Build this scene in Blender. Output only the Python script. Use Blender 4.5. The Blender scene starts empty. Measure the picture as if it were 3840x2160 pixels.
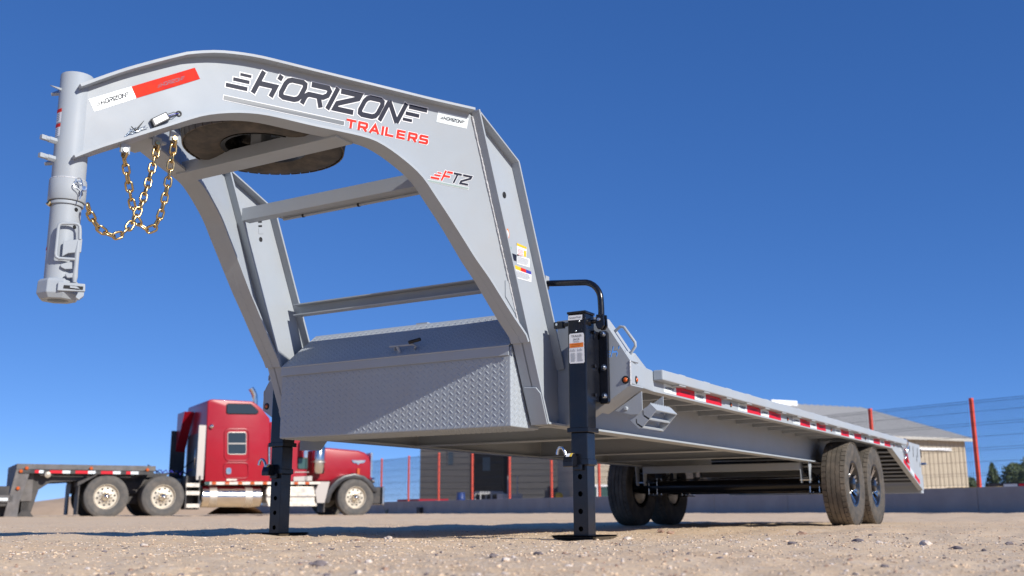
import bpy, bmesh, math, random
import numpy as np
from mathutils import Vector, Matrix
random.seed(7); rng = np.random.default_rng(7)
scene = bpy.context.scene
COL = scene.collection
# ------------------------------------------------------------------ camera
CAM = Vector((3.527, 0.0, 0.1387)); FOC = 3901.07            # focal length in photo pixels (3840 wide)
RC = Matrix(((0.852, 0.5235, -0.0042), (0.11, -0.18, -0.9775), (-0.51, 0.83, 0.21)))
def _camera_axes():
    a = Vector((4310 - 1920, 1911 - 1080, FOC)).normalized()  # trailer's rearward axis
    b = -Vector((-4750 - 1920, 1950 - 1080, FOC)).normalized() # trailer's left side
    ex = b; ey = (a - ex * a.dot(ex)).normalized(); ez = ex.cross(ey)
    return Matrix(((ex[0], ey[0], ez[0]), (ex[1], ey[1], ez[1]), (ex[2], ey[2], ez[2])))
RC = _camera_axes()
cam_data = bpy.data.cameras.new('camera'); cam = bpy.data.objects.new('camera', cam_data); COL.objects.link(cam)
r0, r1, r2 = (Vector(RC[i]) for i in range(3))
cam.matrix_world = Matrix(((r0[0], -r1[0], -r2[0], CAM[0]), (r0[1], -r1[1], -r2[1], CAM[1]), (r0[2], -r1[2], -r2[2], CAM[2]), (0, 0, 0, 1)))
cam_data.sensor_width = 36; cam_data.lens = FOC / 3840 * 36; cam_data.clip_start = 0.05; cam_data.clip_end = 3000
cam_data.dof.use_dof = True; cam_data.dof.focus_distance = 4.9; cam_data.dof.aperture_fstop = 3.4
scene.camera = cam
# ------------------------------------------------------------------ light
TO_SUN = Vector((1.0, -0.20, 0.556)).normalized()
world = bpy.data.worlds.new('World'); scene.world = world; world.use_nodes = True
wn = world.node_tree.nodes; wl = world.node_tree.links; wn.clear()
sky = wn.new('ShaderNodeTexSky'); sky.sky_type = 'NISHITA'; sky.sun_disc = False
sky.sun_elevation = math.asin(TO_SUN.z); sky.sun_rotation = math.atan2(TO_SUN.x, TO_SUN.y)
sky.air_density = 0.5; sky.dust_density = 0.0; sky.ozone_density = 9.0; sky.altitude = 2500
bg = wn.new('ShaderNodeBackground'); bg.inputs['Strength'].default_value = 0.13
sep = wn.new('ShaderNodeSeparateColor'); cmb = wn.new('ShaderNodeCombineColor'); wl.new(sky.outputs[0], sep.inputs[0])
for i_, (pw, gn) in enumerate(((.87, .80), (.68, 1.03), (.55, 1.66))):          # even colour grade of the whole sky
    p_ = wn.new('ShaderNodeMath'); p_.operation = 'POWER'; p_.inputs[1].default_value = pw; g_ = wn.new('ShaderNodeMath'); g_.operation = 'MULTIPLY'; g_.inputs[1].default_value = gn
    wl.new(sep.outputs[i_], p_.inputs[0]); wl.new(p_.outputs[0], g_.inputs[0]); wl.new(g_.outputs[0], cmb.inputs[i_])
wo = wn.new('ShaderNodeOutputWorld'); wl.new(cmb.outputs[0], bg.inputs[0]); wl.new(bg.outputs[0], wo.inputs[0])
sd = bpy.data.lights.new('sun', 'SUN'); sd.energy = 3.7; sd.angle = math.radians(0.53); sd.color = (1.0, 0.95, 0.87)
so = bpy.data.objects.new('sun', sd); COL.objects.link(so); so.rotation_euler = TO_SUN.to_track_quat('Z', 'Y').to_euler()
so.location = (20, -10, 30)
scene.view_settings.view_transform = 'Standard'; scene.view_settings.look = 'None'; scene.view_settings.exposure = 0.52; scene.view_settings.gamma = 1
scene.render.engine = 'CYCLES'
# ------------------------------------------------------------------ pixels -> rays
def ray(p):
    d = Vector((p[0] - 1920, p[1] - 1080, FOC)); return RC.transposed() @ d
def onp(p, k, v):
    r = ray(p); t = (v - CAM[k]) / r[k]; return CAM + r * t
def onx(p, v): return onp(p, 0, v)
def ony(p, v): return onp(p, 1, v)
def onz(p, v): return onp(p, 2, v)
def at_depth(px, py, Z):                                    # point at camera depth Z
    r = ray((px, py)); return CAM + r * (Z / FOC)
# ------------------------------------------------------------------ mesh builder
class MB:
    def __init__(s): s.v = []; s.f = []
    def add(s, vs, fs):
        o = len(s.v); s.v += [tuple(v) for v in vs]; s.f += [tuple(i + o for i in f) for f in fs]; return s
    def box(s, x0, x1, y0, y1, z0, z1):
        return s.add([(x0,y0,z0),(x1,y0,z0),(x1,y1,z0),(x0,y1,z0),(x0,y0,z1),(x1,y0,z1),(x1,y1,z1),(x0,y1,z1)],
                     [(0,3,2,1),(4,5,6,7),(0,1,5,4),(1,2,6,5),(2,3,7,6),(3,0,4,7)])
    def hexa(s, a, b):                                       # two quads (4 points each)
        return s.add(list(a) + list(b), [(0,3,2,1),(4,5,6,7),(0,1,5,4),(1,2,6,5),(2,3,7,6),(3,0,4,7)])
    def prism(s, poly, vec):
        n = len(poly); vec = Vector(vec); a = [Vector(p) for p in poly]
        return s.add(a + [p + vec for p in a], [tuple(range(n))[::-1], tuple(range(n, 2*n))] + [(i, (i+1) % n, n + (i+1) % n, n + i) for i in range(n)])
    def poly(s, pts): return s.add(pts, [tuple(range(len(pts)))])
    def tube(s, pts, r, n=10, closed=False, caps=True):
        P = [Vector(p) for p in pts]; m = len(P); rr = r if isinstance(r, (list, tuple)) else [r] * m
        prev = None; rings = []
        for i in range(m):
            if closed: t = P[(i+1) % m] - P[i-1]
            else: t = P[min(i+1, m-1)] - P[max(i-1, 0)]
            t.normalize()
            if prev is None:
                u = t.orthogonal().normalized()
            else:
                u = (prev - t * prev.dot(t)).normalized()
            prev = u; w = t.cross(u)
            rings.append([P[i] + (u * math.cos(2*math.pi*k/n) + w * math.sin(2*math.pi*k/n)) * rr[i] for k in range(n)])
        vs = [v for R_ in rings for v in R_]; fs = []
        for i in range(m if closed else m-1):
            j = (i+1) % m
            for k in range(n): fs.append((i*n+k, i*n+(k+1) % n, j*n+(k+1) % n, j*n+k))
        if not closed and caps: fs += [tuple(range(n))[::-1], tuple((m-1)*n + k for k in range(n))]
        return s.add(vs, fs)
    def cyl(s, a, b, r, n=16): return s.tube([a, b], r, n)
    def lathe(s, prof, o, axis, n=32, closed=False):         # prof: (radius, height along axis)
        o = Vector(o); w = Vector(axis).normalized(); u = w.orthogonal().normalized(); v = w.cross(u)
        vs = []; fs = []; m = len(prof)
        for (r, h) in prof:
            for k in range(n):
                a = 2*math.pi*k/n; vs.append(o + w*h + (u*math.cos(a) + v*math.sin(a)) * max(r, 1e-5))
        for i in range(m if closed else m-1):
            j = (i+1) % m
            for k in range(n): fs.append((i*n+k, i*n+(k+1) % n, j*n+(k+1) % n, j*n+k))
        return s.add(vs, fs)
    def sphere(s, c, r, n=10, m=6, sc=(1,1,1)):
        c = Vector(c); vs = [c + Vector((0,0,r*sc[2]))]; fs = []
        for i in range(1, m):
            t = math.pi*i/m
            for k in range(n):
                a = 2*math.pi*k/n; vs.append(c + Vector((r*sc[0]*math.sin(t)*math.cos(a), r*sc[1]*math.sin(t)*math.sin(a), r*sc[2]*math.cos(t))))
        vs.append(c - Vector((0,0,r*sc[2])))
        for k in range(n): fs.append((0, 1+k, 1+(k+1) % n))
        for i in range(m-2):
            for k in range(n): fs.append((1+i*n+k, 1+(i+1)*n+k, 1+(i+1)*n+(k+1) % n, 1+i*n+(k+1) % n))
        b = 1+(m-2)*n
        for k in range(n): fs.append((len(vs)-1, b+(k+1) % n, b+k))
        return s.add(vs, fs)
    def mapv(s, fn): s.v = [tuple(fn(Vector(v))) for v in s.v]; return s
    def mesh(s, name, m, smooth=None, bevel=0, fix=True, seg=2):
        me = bpy.data.meshes.new(name); me.from_pydata(s.v, [], s.f); me.validate()
        if fix or bevel:
            bm = bmesh.new(); bm.from_mesh(me)
            if fix: bmesh.ops.recalc_face_normals(bm, faces=bm.faces)
            if bevel:
                es = [e for e in bm.edges if len(e.link_faces) == 2 and e.calc_face_angle(0) > 0.5]
                bmesh.ops.bevel(bm, geom=es, offset=bevel, segments=seg, profile=0.5, affect='EDGES', clamp_overlap=True)
            bm.to_mesh(me); bm.free()
        if m: me.materials.append(m)
        if smooth is not None:
            me.polygons.foreach_set('use_smooth', [True] * len(me.polygons)); me.set_sharp_from_angle(angle=math.radians(smooth))
        me.update(); return me
INV = {}                                                     # inverse matrices of parents that are not at the origin
def link(name, me, parent=None, loc=None, rot=None):
    o = bpy.data.objects.new(name, me); COL.objects.link(o)
    if loc is not None: o.location = loc
    if rot is not None: o.rotation_euler = rot
    if parent is not None:
        o.parent = parent
        if parent in INV: o.matrix_parent_inverse = INV[parent]
    return o
def mk(name, mb, m, parent=None, smooth=None, bevel=0, **k):
    return link(name, mb.mesh(name, m, smooth, bevel, **{q: k[q] for q in k if q in ('fix', 'seg')}), parent, k.get('loc'), k.get('rot'))
def tag(o, label=None, cat=None, group=None, kind=None):
    if label: o['label'] = label
    if cat: o['category'] = cat
    if group: o['group'] = group
    if kind: o['kind'] = kind
    return o
def empty(name, loc, rz=0.0, worldspace=True, parent=None):
    e = bpy.data.objects.new(name, None); COL.objects.link(e); e.location = loc; e.rotation_euler = (0, 0, rz); e.empty_display_size = 0.1
    if worldspace: INV[e] = (Matrix.Translation(Vector(loc)) @ Matrix.Rotation(rz, 4, 'Z')).inverted()
    if parent is not None:
        e.parent = parent
        if parent in INV: e.matrix_parent_inverse = INV[parent]
        if worldspace and parent in INV: pass
    return e
def copy_obj(o, parent=None, loc=None):
    c = o.copy(); COL.objects.link(c)
    if parent is not None: c.parent = parent
    if loc is not None: c.location = loc
    return c
# ------------------------------------------------------------------ materials
def mat(name, col, rough=0.5, metal=0.0, var=0.0, vscale=6.0, bump=0.0, bscale=60.0, rvar=0.0, dust=None, dscale=2.5, damt=0.5, spec=0.5, coat=0.0, emit=None, col2=None):
    m = bpy.data.materials.new(name); m.use_nodes = True; nt = m.node_tree; N = nt.nodes; Lk = nt.links
    b = N['Principled BSDF']; b.inputs['Base Color'].default_value = (*col, 1); b.inputs['Roughness'].default_value = rough
    b.inputs['Metallic'].default_value = metal; b.inputs['Specular IOR Level'].default_value = spec; b.inputs['Coat Weight'].default_value = coat
    tc = N.new('ShaderNodeTexCoord'); src = None
    if var or dust or col2:
        n1 = N.new('ShaderNodeTexNoise'); n1.inputs['Scale'].default_value = vscale; n1.inputs['Detail'].default_value = 6; n1.inputs['Roughness'].default_value = 0.65
        Lk.new(tc.outputs['Object'], n1.inputs['Vector'])
        rp = N.new('ShaderNodeValToRGB'); c2 = col2 or tuple(min(1, c * (1 + var)) for c in col); c1 = tuple(c * (1 - var) for c in col) if not col2 else col
        rp.color_ramp.elements[0].color = (*c1, 1); rp.color_ramp.elements[1].color = (*c2, 1)
        rp.color_ramp.elements[0].position = 0.3; rp.color_ramp.elements[1].position = 0.7
        Lk.new(n1.outputs['Fac'], rp.inputs['Fac']); src = rp.outputs['Color']
        if dust:
            n2 = N.new('ShaderNodeTexNoise'); n2.inputs['Scale'].default_value = dscale; n2.inputs['Detail'].default_value = 8; n2.inputs['Roughness'].default_value = 0.7
            Lk.new(tc.outputs['Object'], n2.inputs['Vector'])
            mr = N.new('ShaderNodeMapRange'); mr.inputs['From Min'].default_value = 0.42; mr.inputs['From Max'].default_value = 0.72; mr.inputs['To Max'].default_value = damt
            Lk.new(n2.outputs['Fac'], mr.inputs['Value'])
            mx = N.new('ShaderNodeMixRGB'); mx.inputs['Color2'].default_value = (*dust, 1); Lk.new(mr.outputs[0], mx.inputs['Fac']); Lk.new(src, mx.inputs['Color1']); src = mx.outputs[0]
        Lk.new(src, b.inputs['Base Color'])
    if rvar:
        n3 = N.new('ShaderNodeTexNoise'); n3.inputs['Scale'].default_value = vscale * 1.7; n3.inputs['Detail'].default_value = 5
        Lk.new(tc.outputs['Object'], n3.inputs['Vector'])
        mr = N.new('ShaderNodeMapRange'); mr.inputs['To Min'].default_value = max(0.03, rough - rvar); mr.inputs['To Max'].default_value = min(1, rough + rvar)
        mr.inputs['From Min'].default_value = 0.3; mr.inputs['From Max'].default_value = 0.7
        Lk.new(n3.outputs['Fac'], mr.inputs['Value']); Lk.new(mr.outputs[0], b.inputs['Roughness'])
    if bump:
        n4 = N.new('ShaderNodeTexNoise'); n4.inputs['Scale'].default_value = bscale; n4.inputs['Detail'].default_value = 4
        Lk.new(tc.outputs['Object'], n4.inputs['Vector']); bp = N.new('ShaderNodeBump'); bp.inputs['Strength'].default_value = bump; bp.inputs['Distance'].default_value = 0.01
        Lk.new(n4.outputs['Fac'], bp.inputs['Height']); Lk.new(bp.outputs[0], b.inputs['Normal'])
    if emit: b.inputs['Emission Color'].default_value = (*emit[:3], 1); b.inputs['Emission Strength'].default_value = emit[3]
    return m
M = {}
M['gray'] = mat('grey_powder_coat', (0.355, 0.395, 0.435), 0.48, var=0.03, vscale=3, bump=0.025, bscale=220, rvar=0.08, dust=(0.36, 0.32, 0.28), damt=0.22, spec=0.22)
M['weld'] = mat('weld_bead', (0.52, 0.53, 0.55), 0.3, bump=0.5, bscale=110)
M['black'] = mat('black_enamel', (0.006, 0.007, 0.011), 0.22, var=0.2, vscale=10, rvar=0.05, dust=(0.05, 0.045, 0.04), damt=0.12, dscale=9)
M['hole'] = mat('hole_dark', (0.006, 0.006, 0.007), 0.7)
M['zinc'] = mat('zinc_plate', (0.62, 0.66, 0.70), 0.22, metal=1.0, var=0.1, vscale=30, rvar=0.08)
M['gold'] = mat('yellow_zinc_chain', (0.52, 0.35, 0.13), 0.27, metal=1.0, var=0.25, vscale=25, rvar=0.1, col2=(0.58, 0.44, 0.24))
M['navy'] = mat('navy_vinyl', (0.015, 0.018, 0.036), 0.55, spec=0.25)
M['white'] = mat('white_vinyl', (0.80, 0.81, 0.82), 0.4)
M['red'] = mat('red_vinyl', (0.66, 0.03, 0.018), 0.55, spec=0.2)
M['greyvinyl'] = mat('grey_vinyl', (0.15, 0.165, 0.18), 0.4)
M['greenvinyl'] = mat('green_grey_vinyl', (0.30, 0.38, 0.36), 0.4)
M['tape_white'] = mat('reflective_white', (0.70, 0.76, 0.77), 0.25, var=0.05, vscale=80, bump=0.1, bscale=400)
M['tape_red'] = mat('reflective_red', (0.60, 0.006, 0.02), 0.45, var=0.15, vscale=60, spec=0.3)
M['tape_dark'] = mat('dark_red_print', (0.22, 0.01, 0.04), 0.5)
M['tape_orange'] = mat('reflective_red_worn', (0.52, 0.006, 0.010), 0.6, vscale=9, col2=(0.62, 0.035, 0.004), spec=0.15)
M['amber'] = mat('amber_lens', (0.55, 0.10, 0.01), 0.15, coat=0.5)
M['redlens'] = mat('red_lens', (0.5, 0.02, 0.01), 0.15, coat=0.5)
M['rubberblack'] = mat('rubber_black', (0.012, 0.012, 0.012), 0.6)
M['tyre'] = mat('tyre_rubber', (0.055, 0.052, 0.048), 0.85, var=0.12, vscale=12, dust=(0.22, 0.175, 0.13), damt=0.45, dscale=9, bump=0.1, bscale=120)
M['tread'] = mat('tyre_tread_dusty', (0.105, 0.092, 0.075), 0.9, var=0.15, vscale=14, dust=(0.25, 0.2, 0.15), damt=0.6, dscale=7)
M['groove'] = mat('tyre_groove', (0.018, 0.017, 0.016), 0.9)
M['rimblack'] = mat('black_gloss_rim', (0.010, 0.010, 0.011), 0.22, coat=0.3)
M['machined'] = mat('machined_alloy', (0.62, 0.60, 0.57), 0.22, metal=1.0)
M['wood'] = mat('deck_planks', (0.17, 0.115, 0.075), 0.8, var=0.3, vscale=7, bump=0.3, bscale=30)
M['yellow'] = mat('yellow_vinyl', (0.75, 0.50, 0.02), 0.4)
M['orange'] = mat('orange_vinyl', (0.78, 0.20, 0.02), 0.4)
M['green'] = mat('green_vinyl', (0.03, 0.30, 0.10), 0.4)
M['blue'] = mat('blue_vinyl', (0.05, 0.05, 0.35), 0.4)
M['print'] = mat('grey_print', (0.30, 0.33, 0.36), 0.5)
# ================================================================== lettering made of strokes
def stroke(mb, pts, w, fn, closed=False):
    """mitred strip of width w along 2-D points, mapped to 3-D by fn"""
    P = [Vector((p[0], p[1])) for p in pts]; n = len(P); Lf = []; Rt = []
    for i in range(n):
        a = P[i] - P[i-1] if (closed or i > 0) else P[1] - P[0]
        b = P[(i+1) % n] - P[i] if (closed or i < n-1) else P[-1] - P[-2]
        a.normalize(); b.normalize(); na = Vector((-a.y, a.x)); nb = Vector((-b.y, b.x)); m = (na + nb)
        if m.length < 1e-4: m = na
        m.normalize(); k = min(2.2, 1 / max(0.3, m.dot(na)))
        Lf.append(P[i] + m * (w/2*k)); Rt.append(P[i] - m * (w/2*k))
    vs = [fn(*p) for p in Lf] + [fn(*p) for p in Rt]
    mb.add(vs, [(i, (i+1) % n, n + (i+1) % n, n + i) for i in range(n if closed else n-1)])
def sline(pts, k): return [(x + k*y, y) for x, y in pts]
def rrect(x0, x1, y0, y1, c): return [(x0+c, y0), (x1-c, y0), (x1-c*.3, y0+c*.3), (x1, y0+c), (x1, y1-c), (x1-c*.3, y1-c*.3), (x1-c, y1), (x0+c, y1), (x0+c*.3, y1-c*.3), (x0, y1-c), (x0, y0+c), (x0+c*.3, y0+c*.3)]
def wordmark(mb, fn, extra=0.0):
    """the word HORIZON with speed lines, height 1, stroke .2, from x=-1.15 to 8.75"""
    w = .218 + extra; k = .4; h = w/2 - extra/2; e = extra/2
    S = lambda pts, closed=False: stroke(mb, sline(pts, k), w, fn, closed)
    hh = .1
    for (x0, x1, y, t) in ((-1.14, -.16, .10, .17), (-.84, -.10, .40, .15), (-.55, -.04, .66, .12)):       # left speed lines
        stroke(mb, [(x0 - e, y), (x1 + e, y)], t + extra, fn)
    S([(hh, -e), (hh, 1 + e)])                                         # H
    S([(hh, .46), (.93, .46), (.93, -e)]); S([(.93, .78 - e), (.93, 1 + e)])
    S(rrect(1.28, 2.20, hh, 1-hh, .2), True)                            # O
    S([(2.42, -e), (2.42, .36), (2.52, .46), (3.22, .46), (3.38, .58), (3.38, .78), (3.24, .9), (2.42 - e, .9)])   # R
    S([(3.0, .46), (3.35, -e)])
    S([(3.68, -e), (3.68, 1 + e)])                                      # I
    S([(3.88 - e, .9), (4.86, .9), (4.86, .74), (4.0, .34), (3.99, .1), (4.95 + e, .1)])   # Z
    S(rrect(5.20, 6.12, hh, 1-hh, .2), True)                            # O
    S([(6.37, -e), (6.37, .92)]); S([(6.37, .93), (7.25, .07)]); S([(7.25, .08), (7.25, 1 + e)])   # N
    for (x0, x1, y, t) in ((7.80, 8.80, .90, .19), (7.68, 8.42, .58, .16), (7.58, 8.08, .30, .13)):
        stroke(mb, [(x0 - e, y), (x1 + e, y)], t + extra, fn)
FONT = {'T': [[(0, .88), (1, .88)], [(.5, .88), (.5, 0)]], 'R': [[(.1, 0), (.1, .88), (.85, .88), (.9, .8), (.9, .5), (.85, .42), (.1, .42)], [(.55, .42), (.9, 0)]],
        'A': [[(.05, 0), (.5, .95), (.95, 0)], [(.22, .3), (.78, .3)]], 'I': [[(.12, 0), (.12, 1)]], 'L': [[(.1, 1), (.1, .12), (.9, .12)]],
        'E': [[(.9, .12), (.1, .12), (.1, .88), (.9, .88)], [(.1, .5), (.85, .5)]],
        'S': [[(.0, .12), (.85, .12), (.9, .2), (.9, .42), (.85, .5), (.15, .5), (.1, .58), (.1, .8), (.15, .88), (.95, .88)]],
        'Z': [[(0, .88), (1.0, .88), (1.0, .72), (.1, .3), (.1, .12), (1.0, .12)]]}
def word(mb, txt, fn, w=.22, extra=0.0, adv=1.25, sx=1.0, k=0.0):
    x = 0
    for ch in txt:
        for pl in FONT[ch]: stroke(mb, [(x + px * sx + k * py, py) for px, py in pl], w + extra, fn)
        x += (.42 if ch == 'I' else adv) * sx
    return x
def text_mesh(txt, size, fn, m, name, parent, align='CENTER', space=1.0):
    cu = bpy.data.curves.new('t', 'FONT'); cu.body = txt; cu.size = size; cu.align_x = align; cu.resolution_u = 2; cu.space_character = space
    to = bpy.data.objects.new('t', cu); COL.objects.link(to); bpy.context.view_layer.update()
    dg = bpy.context.evaluated_depsgraph_get(); me = bpy.data.meshes.new_from_object(to.evaluated_get(dg))
    bpy.data.objects.remove(to)
    for v in me.vertices: v.co = fn(v.co.x, v.co.y)
    me.materials.clear(); me.materials.append(m); me.name = name
    return link(name, me, parent)
def decal(name, m, parent, fn, x0, x1, y0, y1):
    return mk(name, MB().poly([fn(x0, y0), fn(x1, y0), fn(x1, y1), fn(x0, y1)]), m, parent, fix=False)
def rows(mb, fn, x0, x1, y0, y1, n, t=.45, jag=.25):          # lines of tiny print as thin bars
    for i in range(n):
        y = y1 - (i + .5) * (y1 - y0) / n; xe = x1 - random.random() * jag * (x1 - x0); hgt = (y1 - y0) / n * t / 2
        mb.poly([fn(x0, y - hgt), fn(xe, y - hgt), fn(xe, y + hgt), fn(x0, y + hgt)])
# ================================================================== THE GOOSENECK TRAILER
TR = empty('gooseneck_trailer', (0, 8.6, 0))
tag(TR, 'light grey gooseneck flatbed trailer standing on two black jacks and four wheels', 'trailer')
G = M['gray']
FX0, FX1, WX = 0.801, 0.909, 0.858                             # flange edges and web of the side beams
KF = 5.0074                                                    # riser front face: y = KF - .4503 z
yf = lambda z: KF - .4503 * z
yr = lambda z: 5.342 - .4555 * z                               # riser rear face
def XN(y, z): return .055 + .803 * (y - 2.478) / (2.5294 - .4503 * z)
def on_neck(p, off=0.0):                                       # pixel -> neck web surface
    r = ray(p).normalized(); g = lambda t: (lambda q: q.x - XN(q.y, q.z) - off * 1.115)(CAM + r * t)
    a = 2.0
    while g(a) * g(a + .02) > 0 and a < 8: a += .02
    b = a + .02
    for _ in range(30):
        m_ = (a + b) / 2
        if g(a) * g(m_) <= 0: b = m_
        else: a = m_
    return CAM + r * a
top_px = [(345, 312), (500, 258), (700, 205), (760, 196), (840, 193), (920, 200), (1000, 213), (1100, 237), (1200, 262), (1350, 299), (1500, 336), (1650, 373), (1788, 408)]
bot_px = [(297, 592), (400, 559), (530, 518), (640, 483), (737, 452), (800, 436), (880, 428), (960, 429), (1040, 440), (1200, 477), (1380, 516), (1455, 547), (1536, 605), (1600, 665), (1652, 741), (1705, 822), (1751, 897), (1797, 973), (1844, 1042), (1890, 1118), (1936, 1193), (1980, 1260), (1987, 1283)]
TOP = [(q.y, q.z) for q in (on_neck(p, .054) for p in top_px)]; BOT = [(q.y, q.z) for q in (on_neck(p, .054) for p in bot_px)]
TOP[0] = (2.45, TOP[0][1] - .012); TOP[-1] = (yf(2.082) - .004, 2.086); BOT[0] = (2.455, BOT[0][1] + .0)
def dense(P, n):
    d = [0]
    for i in range(1, len(P)): d.append(d[-1] + math.dist(P[i], P[i-1]))
    out = []
    for k in range(n + 1):
        s_ = d[-1] * k / n; i = max(j for j in range(len(d)) if d[j] <= s_ + 1e-9); i = min(i, len(P) - 2)
        # Catmull-Rom for smooth curves
        p0, p1, p2, p3 = P[max(i-1, 0)], P[i], P[i+1], P[min(i+2, len(P)-1)]; t = (s_ - d[i]) / (d[i+1] - d[i])
        out.append(tuple(.5 * (2*p1[c] + (p2[c]-p0[c])*t + (2*p0[c]-5*p1[c]+4*p2[c]-p3[c])*t*t + (3*p1[c]-p0[c]-3*p2[c]+p3[c])*t**3) for c in (0, 1)))
    return out
def lateral(y, z):
    th = math.atan(.803 / (2.5294 - .4503 * z)); th *= 1 - max(0, min(1, (1.5 - z) / .5)) * .75
    return Vector((math.cos(th), -math.sin(th), 0))
def sweep_flange(P, hw, t, up):
    """flat bar along (y,z) points on the neck surface; its outer face follows P, thickness towards up"""
    mb = MB(); n = len(P); vs = []
    for i in range(n):
        y, z = P[i]; c = Vector((XN(y, z), y, z)); l = lateral(y, z)
        a = P[max(i-1, 0)]; b = P[min(i+1, n-1)]
        tan = Vector((XN(*b) - XN(*a), b[0]-a[0], b[1]-a[1])).normalized(); nor = l.cross(tan).normalized()
        if nor.z * up < 0 or (abs(nor.z) < .2 and nor.y * up > 0): nor = -nor
        for (sl, th) in ((-1, 0), (1, 0), (1, 1), (-1, 1)): vs.append(c + l * (sl * hw) + nor * (t * th))
    fs = [(0, 1, 2, 3), tuple((n-1)*4 + k for k in (3, 2, 1, 0))]
    for i in range(n-1):
        for k in range(4): fs.append((i*4+k, i*4+(k+1) % 4, (i+1)*4+(k+1) % 4, (i+1)*4+k))
    mb.add(vs, fs); return mb
mir = lambda mb, s: mb.mapv(lambda v: Vector((v.x * s, v.y, v.z)))
SN = Vector((math.cos(math.radians(26.5)), -math.sin(math.radians(26.5)), 0))     # outward normal of the near neck web
def neck_fn(off, s):                                           # (distance from coupler, z) -> point on the outer face of the neck web
    return lambda a, b: (lambda y: Vector((s * (XN(y, b) + SN.x * (.004 + off)), y + SN.y * (.004 + off), b)))(2.478 + a * .893)
for s in (1, -1):
    # ---- neck beam: web, top flange, arched bottom flange
    TD = dense(TOP, 44); BD = dense(BOT, 64)
    seam = [(yf(2.075 - (2.075 - .99) * k / 20), 2.075 - (2.075 - .99) * k / 20) for k in range(21)]
    nb_ = len(BD); tops = []
    ib = max(i for i in range(nb_) if BD[i][0] < 3.62)
    for i in range(nb_):
        if i <= ib:
            yy = BD[i][0]; j = min(range(len(TD)), key=lambda q: abs(TD[q][0] - yy)); tops.append((yy, TD[j][1] - .006))
        else:
            f = (i - ib) / (nb_ - 1 - ib); path = [p for p in TD if p[0] > 3.62]; path = [(p[0], p[1] - .006) for p in path[:-1]] + seam
            q = f * (len(path) - 1); j = min(int(q), len(path) - 2); u = q - j
            tops.append((path[j][0]*(1-u) + path[j+1][0]*u, path[j][1]*(1-u) + path[j+1][1]*u))
    web = MB(); RW = 5
    for sd_ in (-.004, .004):
        vs = []; fs = []
        for i in range(nb_):
            for r_ in range(RW + 1):
                u = r_ / RW; y = BD[i][0]*(1-u) + tops[i][0]*u; z = BD[i][1]*(1-u) + tops[i][1]*u
                vs.append(Vector((XN(y, z), y, z)) + SN * sd_)
        for i in range(nb_ - 1):
            for r_ in range(RW):
                q = (i*(RW+1)+r_, (i+1)*(RW+1)+r_, (i+1)*(RW+1)+r_+1, i*(RW+1)+r_+1); fs.append(q if sd_ > 0 else q[::-1])
        web.add(vs, fs)
    neck = mk('neck_beam', mir(web, s), G, TR, smooth=30, fix=(s < 0))
    # outer faces sit at the traced line, thickness goes inward
    mk('top_flange', mir(sweep_flange(TD, .054, .012, -1), s), G, neck, smooth=30)
    mk('bottom_flange', mir(sweep_flange(BD, .054, .012, 1), s), G, neck, smooth=30)
    # ---- riser: I-beam leaning forward
    zt, zb = 2.085, .585
    P = [(yf(zb), zb), (yf(zt), zt), (4.462, 1.930), (yr(.90), .90), (4.934, .90), (4.934, zb)]
    rz_ = mk('riser', mir(MB().prism([(WX - .004, y, z) for y, z in P], (.008, 0, 0)), s), G, TR)
    dn = Vector((0, 1, .4503)).normalized()                    # inward from the front face
    mk('front_flange', mir(MB().prism([(FX0, yf(zb), zb), (FX1, yf(zb), zb), (FX1, yf(zt), zt), (FX0, yf(zt), zt)], dn * .012), s), G, rz_, bevel=.002)
    dr = Vector((0, -1, -.4555)).normalized()
    mk('rear_flange', mir(MB().prism([(FX0, yr(.895), .895), (FX1, yr(.895), .895), (FX1, 4.463, 1.930), (FX0, 4.463, 1.930)], dr * .012), s), G, rz_, bevel=.002)
    dt = Vector((0, -.155, -.392)).normalized()
    mk('cap_plate', mir(MB().prism([(FX0, yf(zt) + .013, zt - .003), (FX1, yf(zt) + .013, zt - .003), (FX1, 4.462, 1.932), (FX0, 4.462, 1.932)], dt * .010), s), G, rz_, bevel=.002)
    # weld bead along the seam of neck web and riser
    wb = MB(); pts = []
    for k in range(90):
        z = 2.06 - (2.06 - 1.02) * k / 89; pts.append((WX + .006 + random.uniform(-.0012, .0012), yf(z) - .004, z))
    wb.tube(pts, [.0055 + random.uniform(-.0012, .0012) for _ in pts], 6); mk('weld_bead', mir(wb, s), M['weld'], neck, smooth=60)
    # foot plate of the riser (welded lower cover)
    fp = MB().prism([(FX0 + .008, yf(.585) - .001, .585), (FX1 - .004, yf(.585) - .001, .585), (FX1 - .004, yf(.74) - .001, .74), (FX1 - .024, yf(.77) - .001, .77), (FX0 + .012, yf(.775) - .001, .775)], -dn * .008)
    mk('foot_cover', mir(fp, s), G, rz_, bevel=.0025)
    # tread plate gusset at the foot of the arch
    if s > 0:
        gp = [on_neck(p, .0) for p in [(1892, 1052), (1912, 1058), (1935, 1076), (1944, 1105), (1978, 1258), (1960, 1225), (1925, 1168), (1893, 1112)]]
        gs = mk('gusset', MB().prism([q + SN * .004 for q in gp], SN * .004), G, neck)
    # hole in riser web
    mk('wire_hole', mir(MB().lathe([(.001, 0), (.012, 0), (.014, -.0015), (.017, 0)], onx((1892, 731), WX + .0065), (1, 0, 0), 18), s), M['rubberblack'], rz_)
neck_near = [o for o in COL.objects if o.name.startswith('neck_beam')][0]
riser_near = [o for o in COL.objects if o.name == 'riser'][0]
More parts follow.
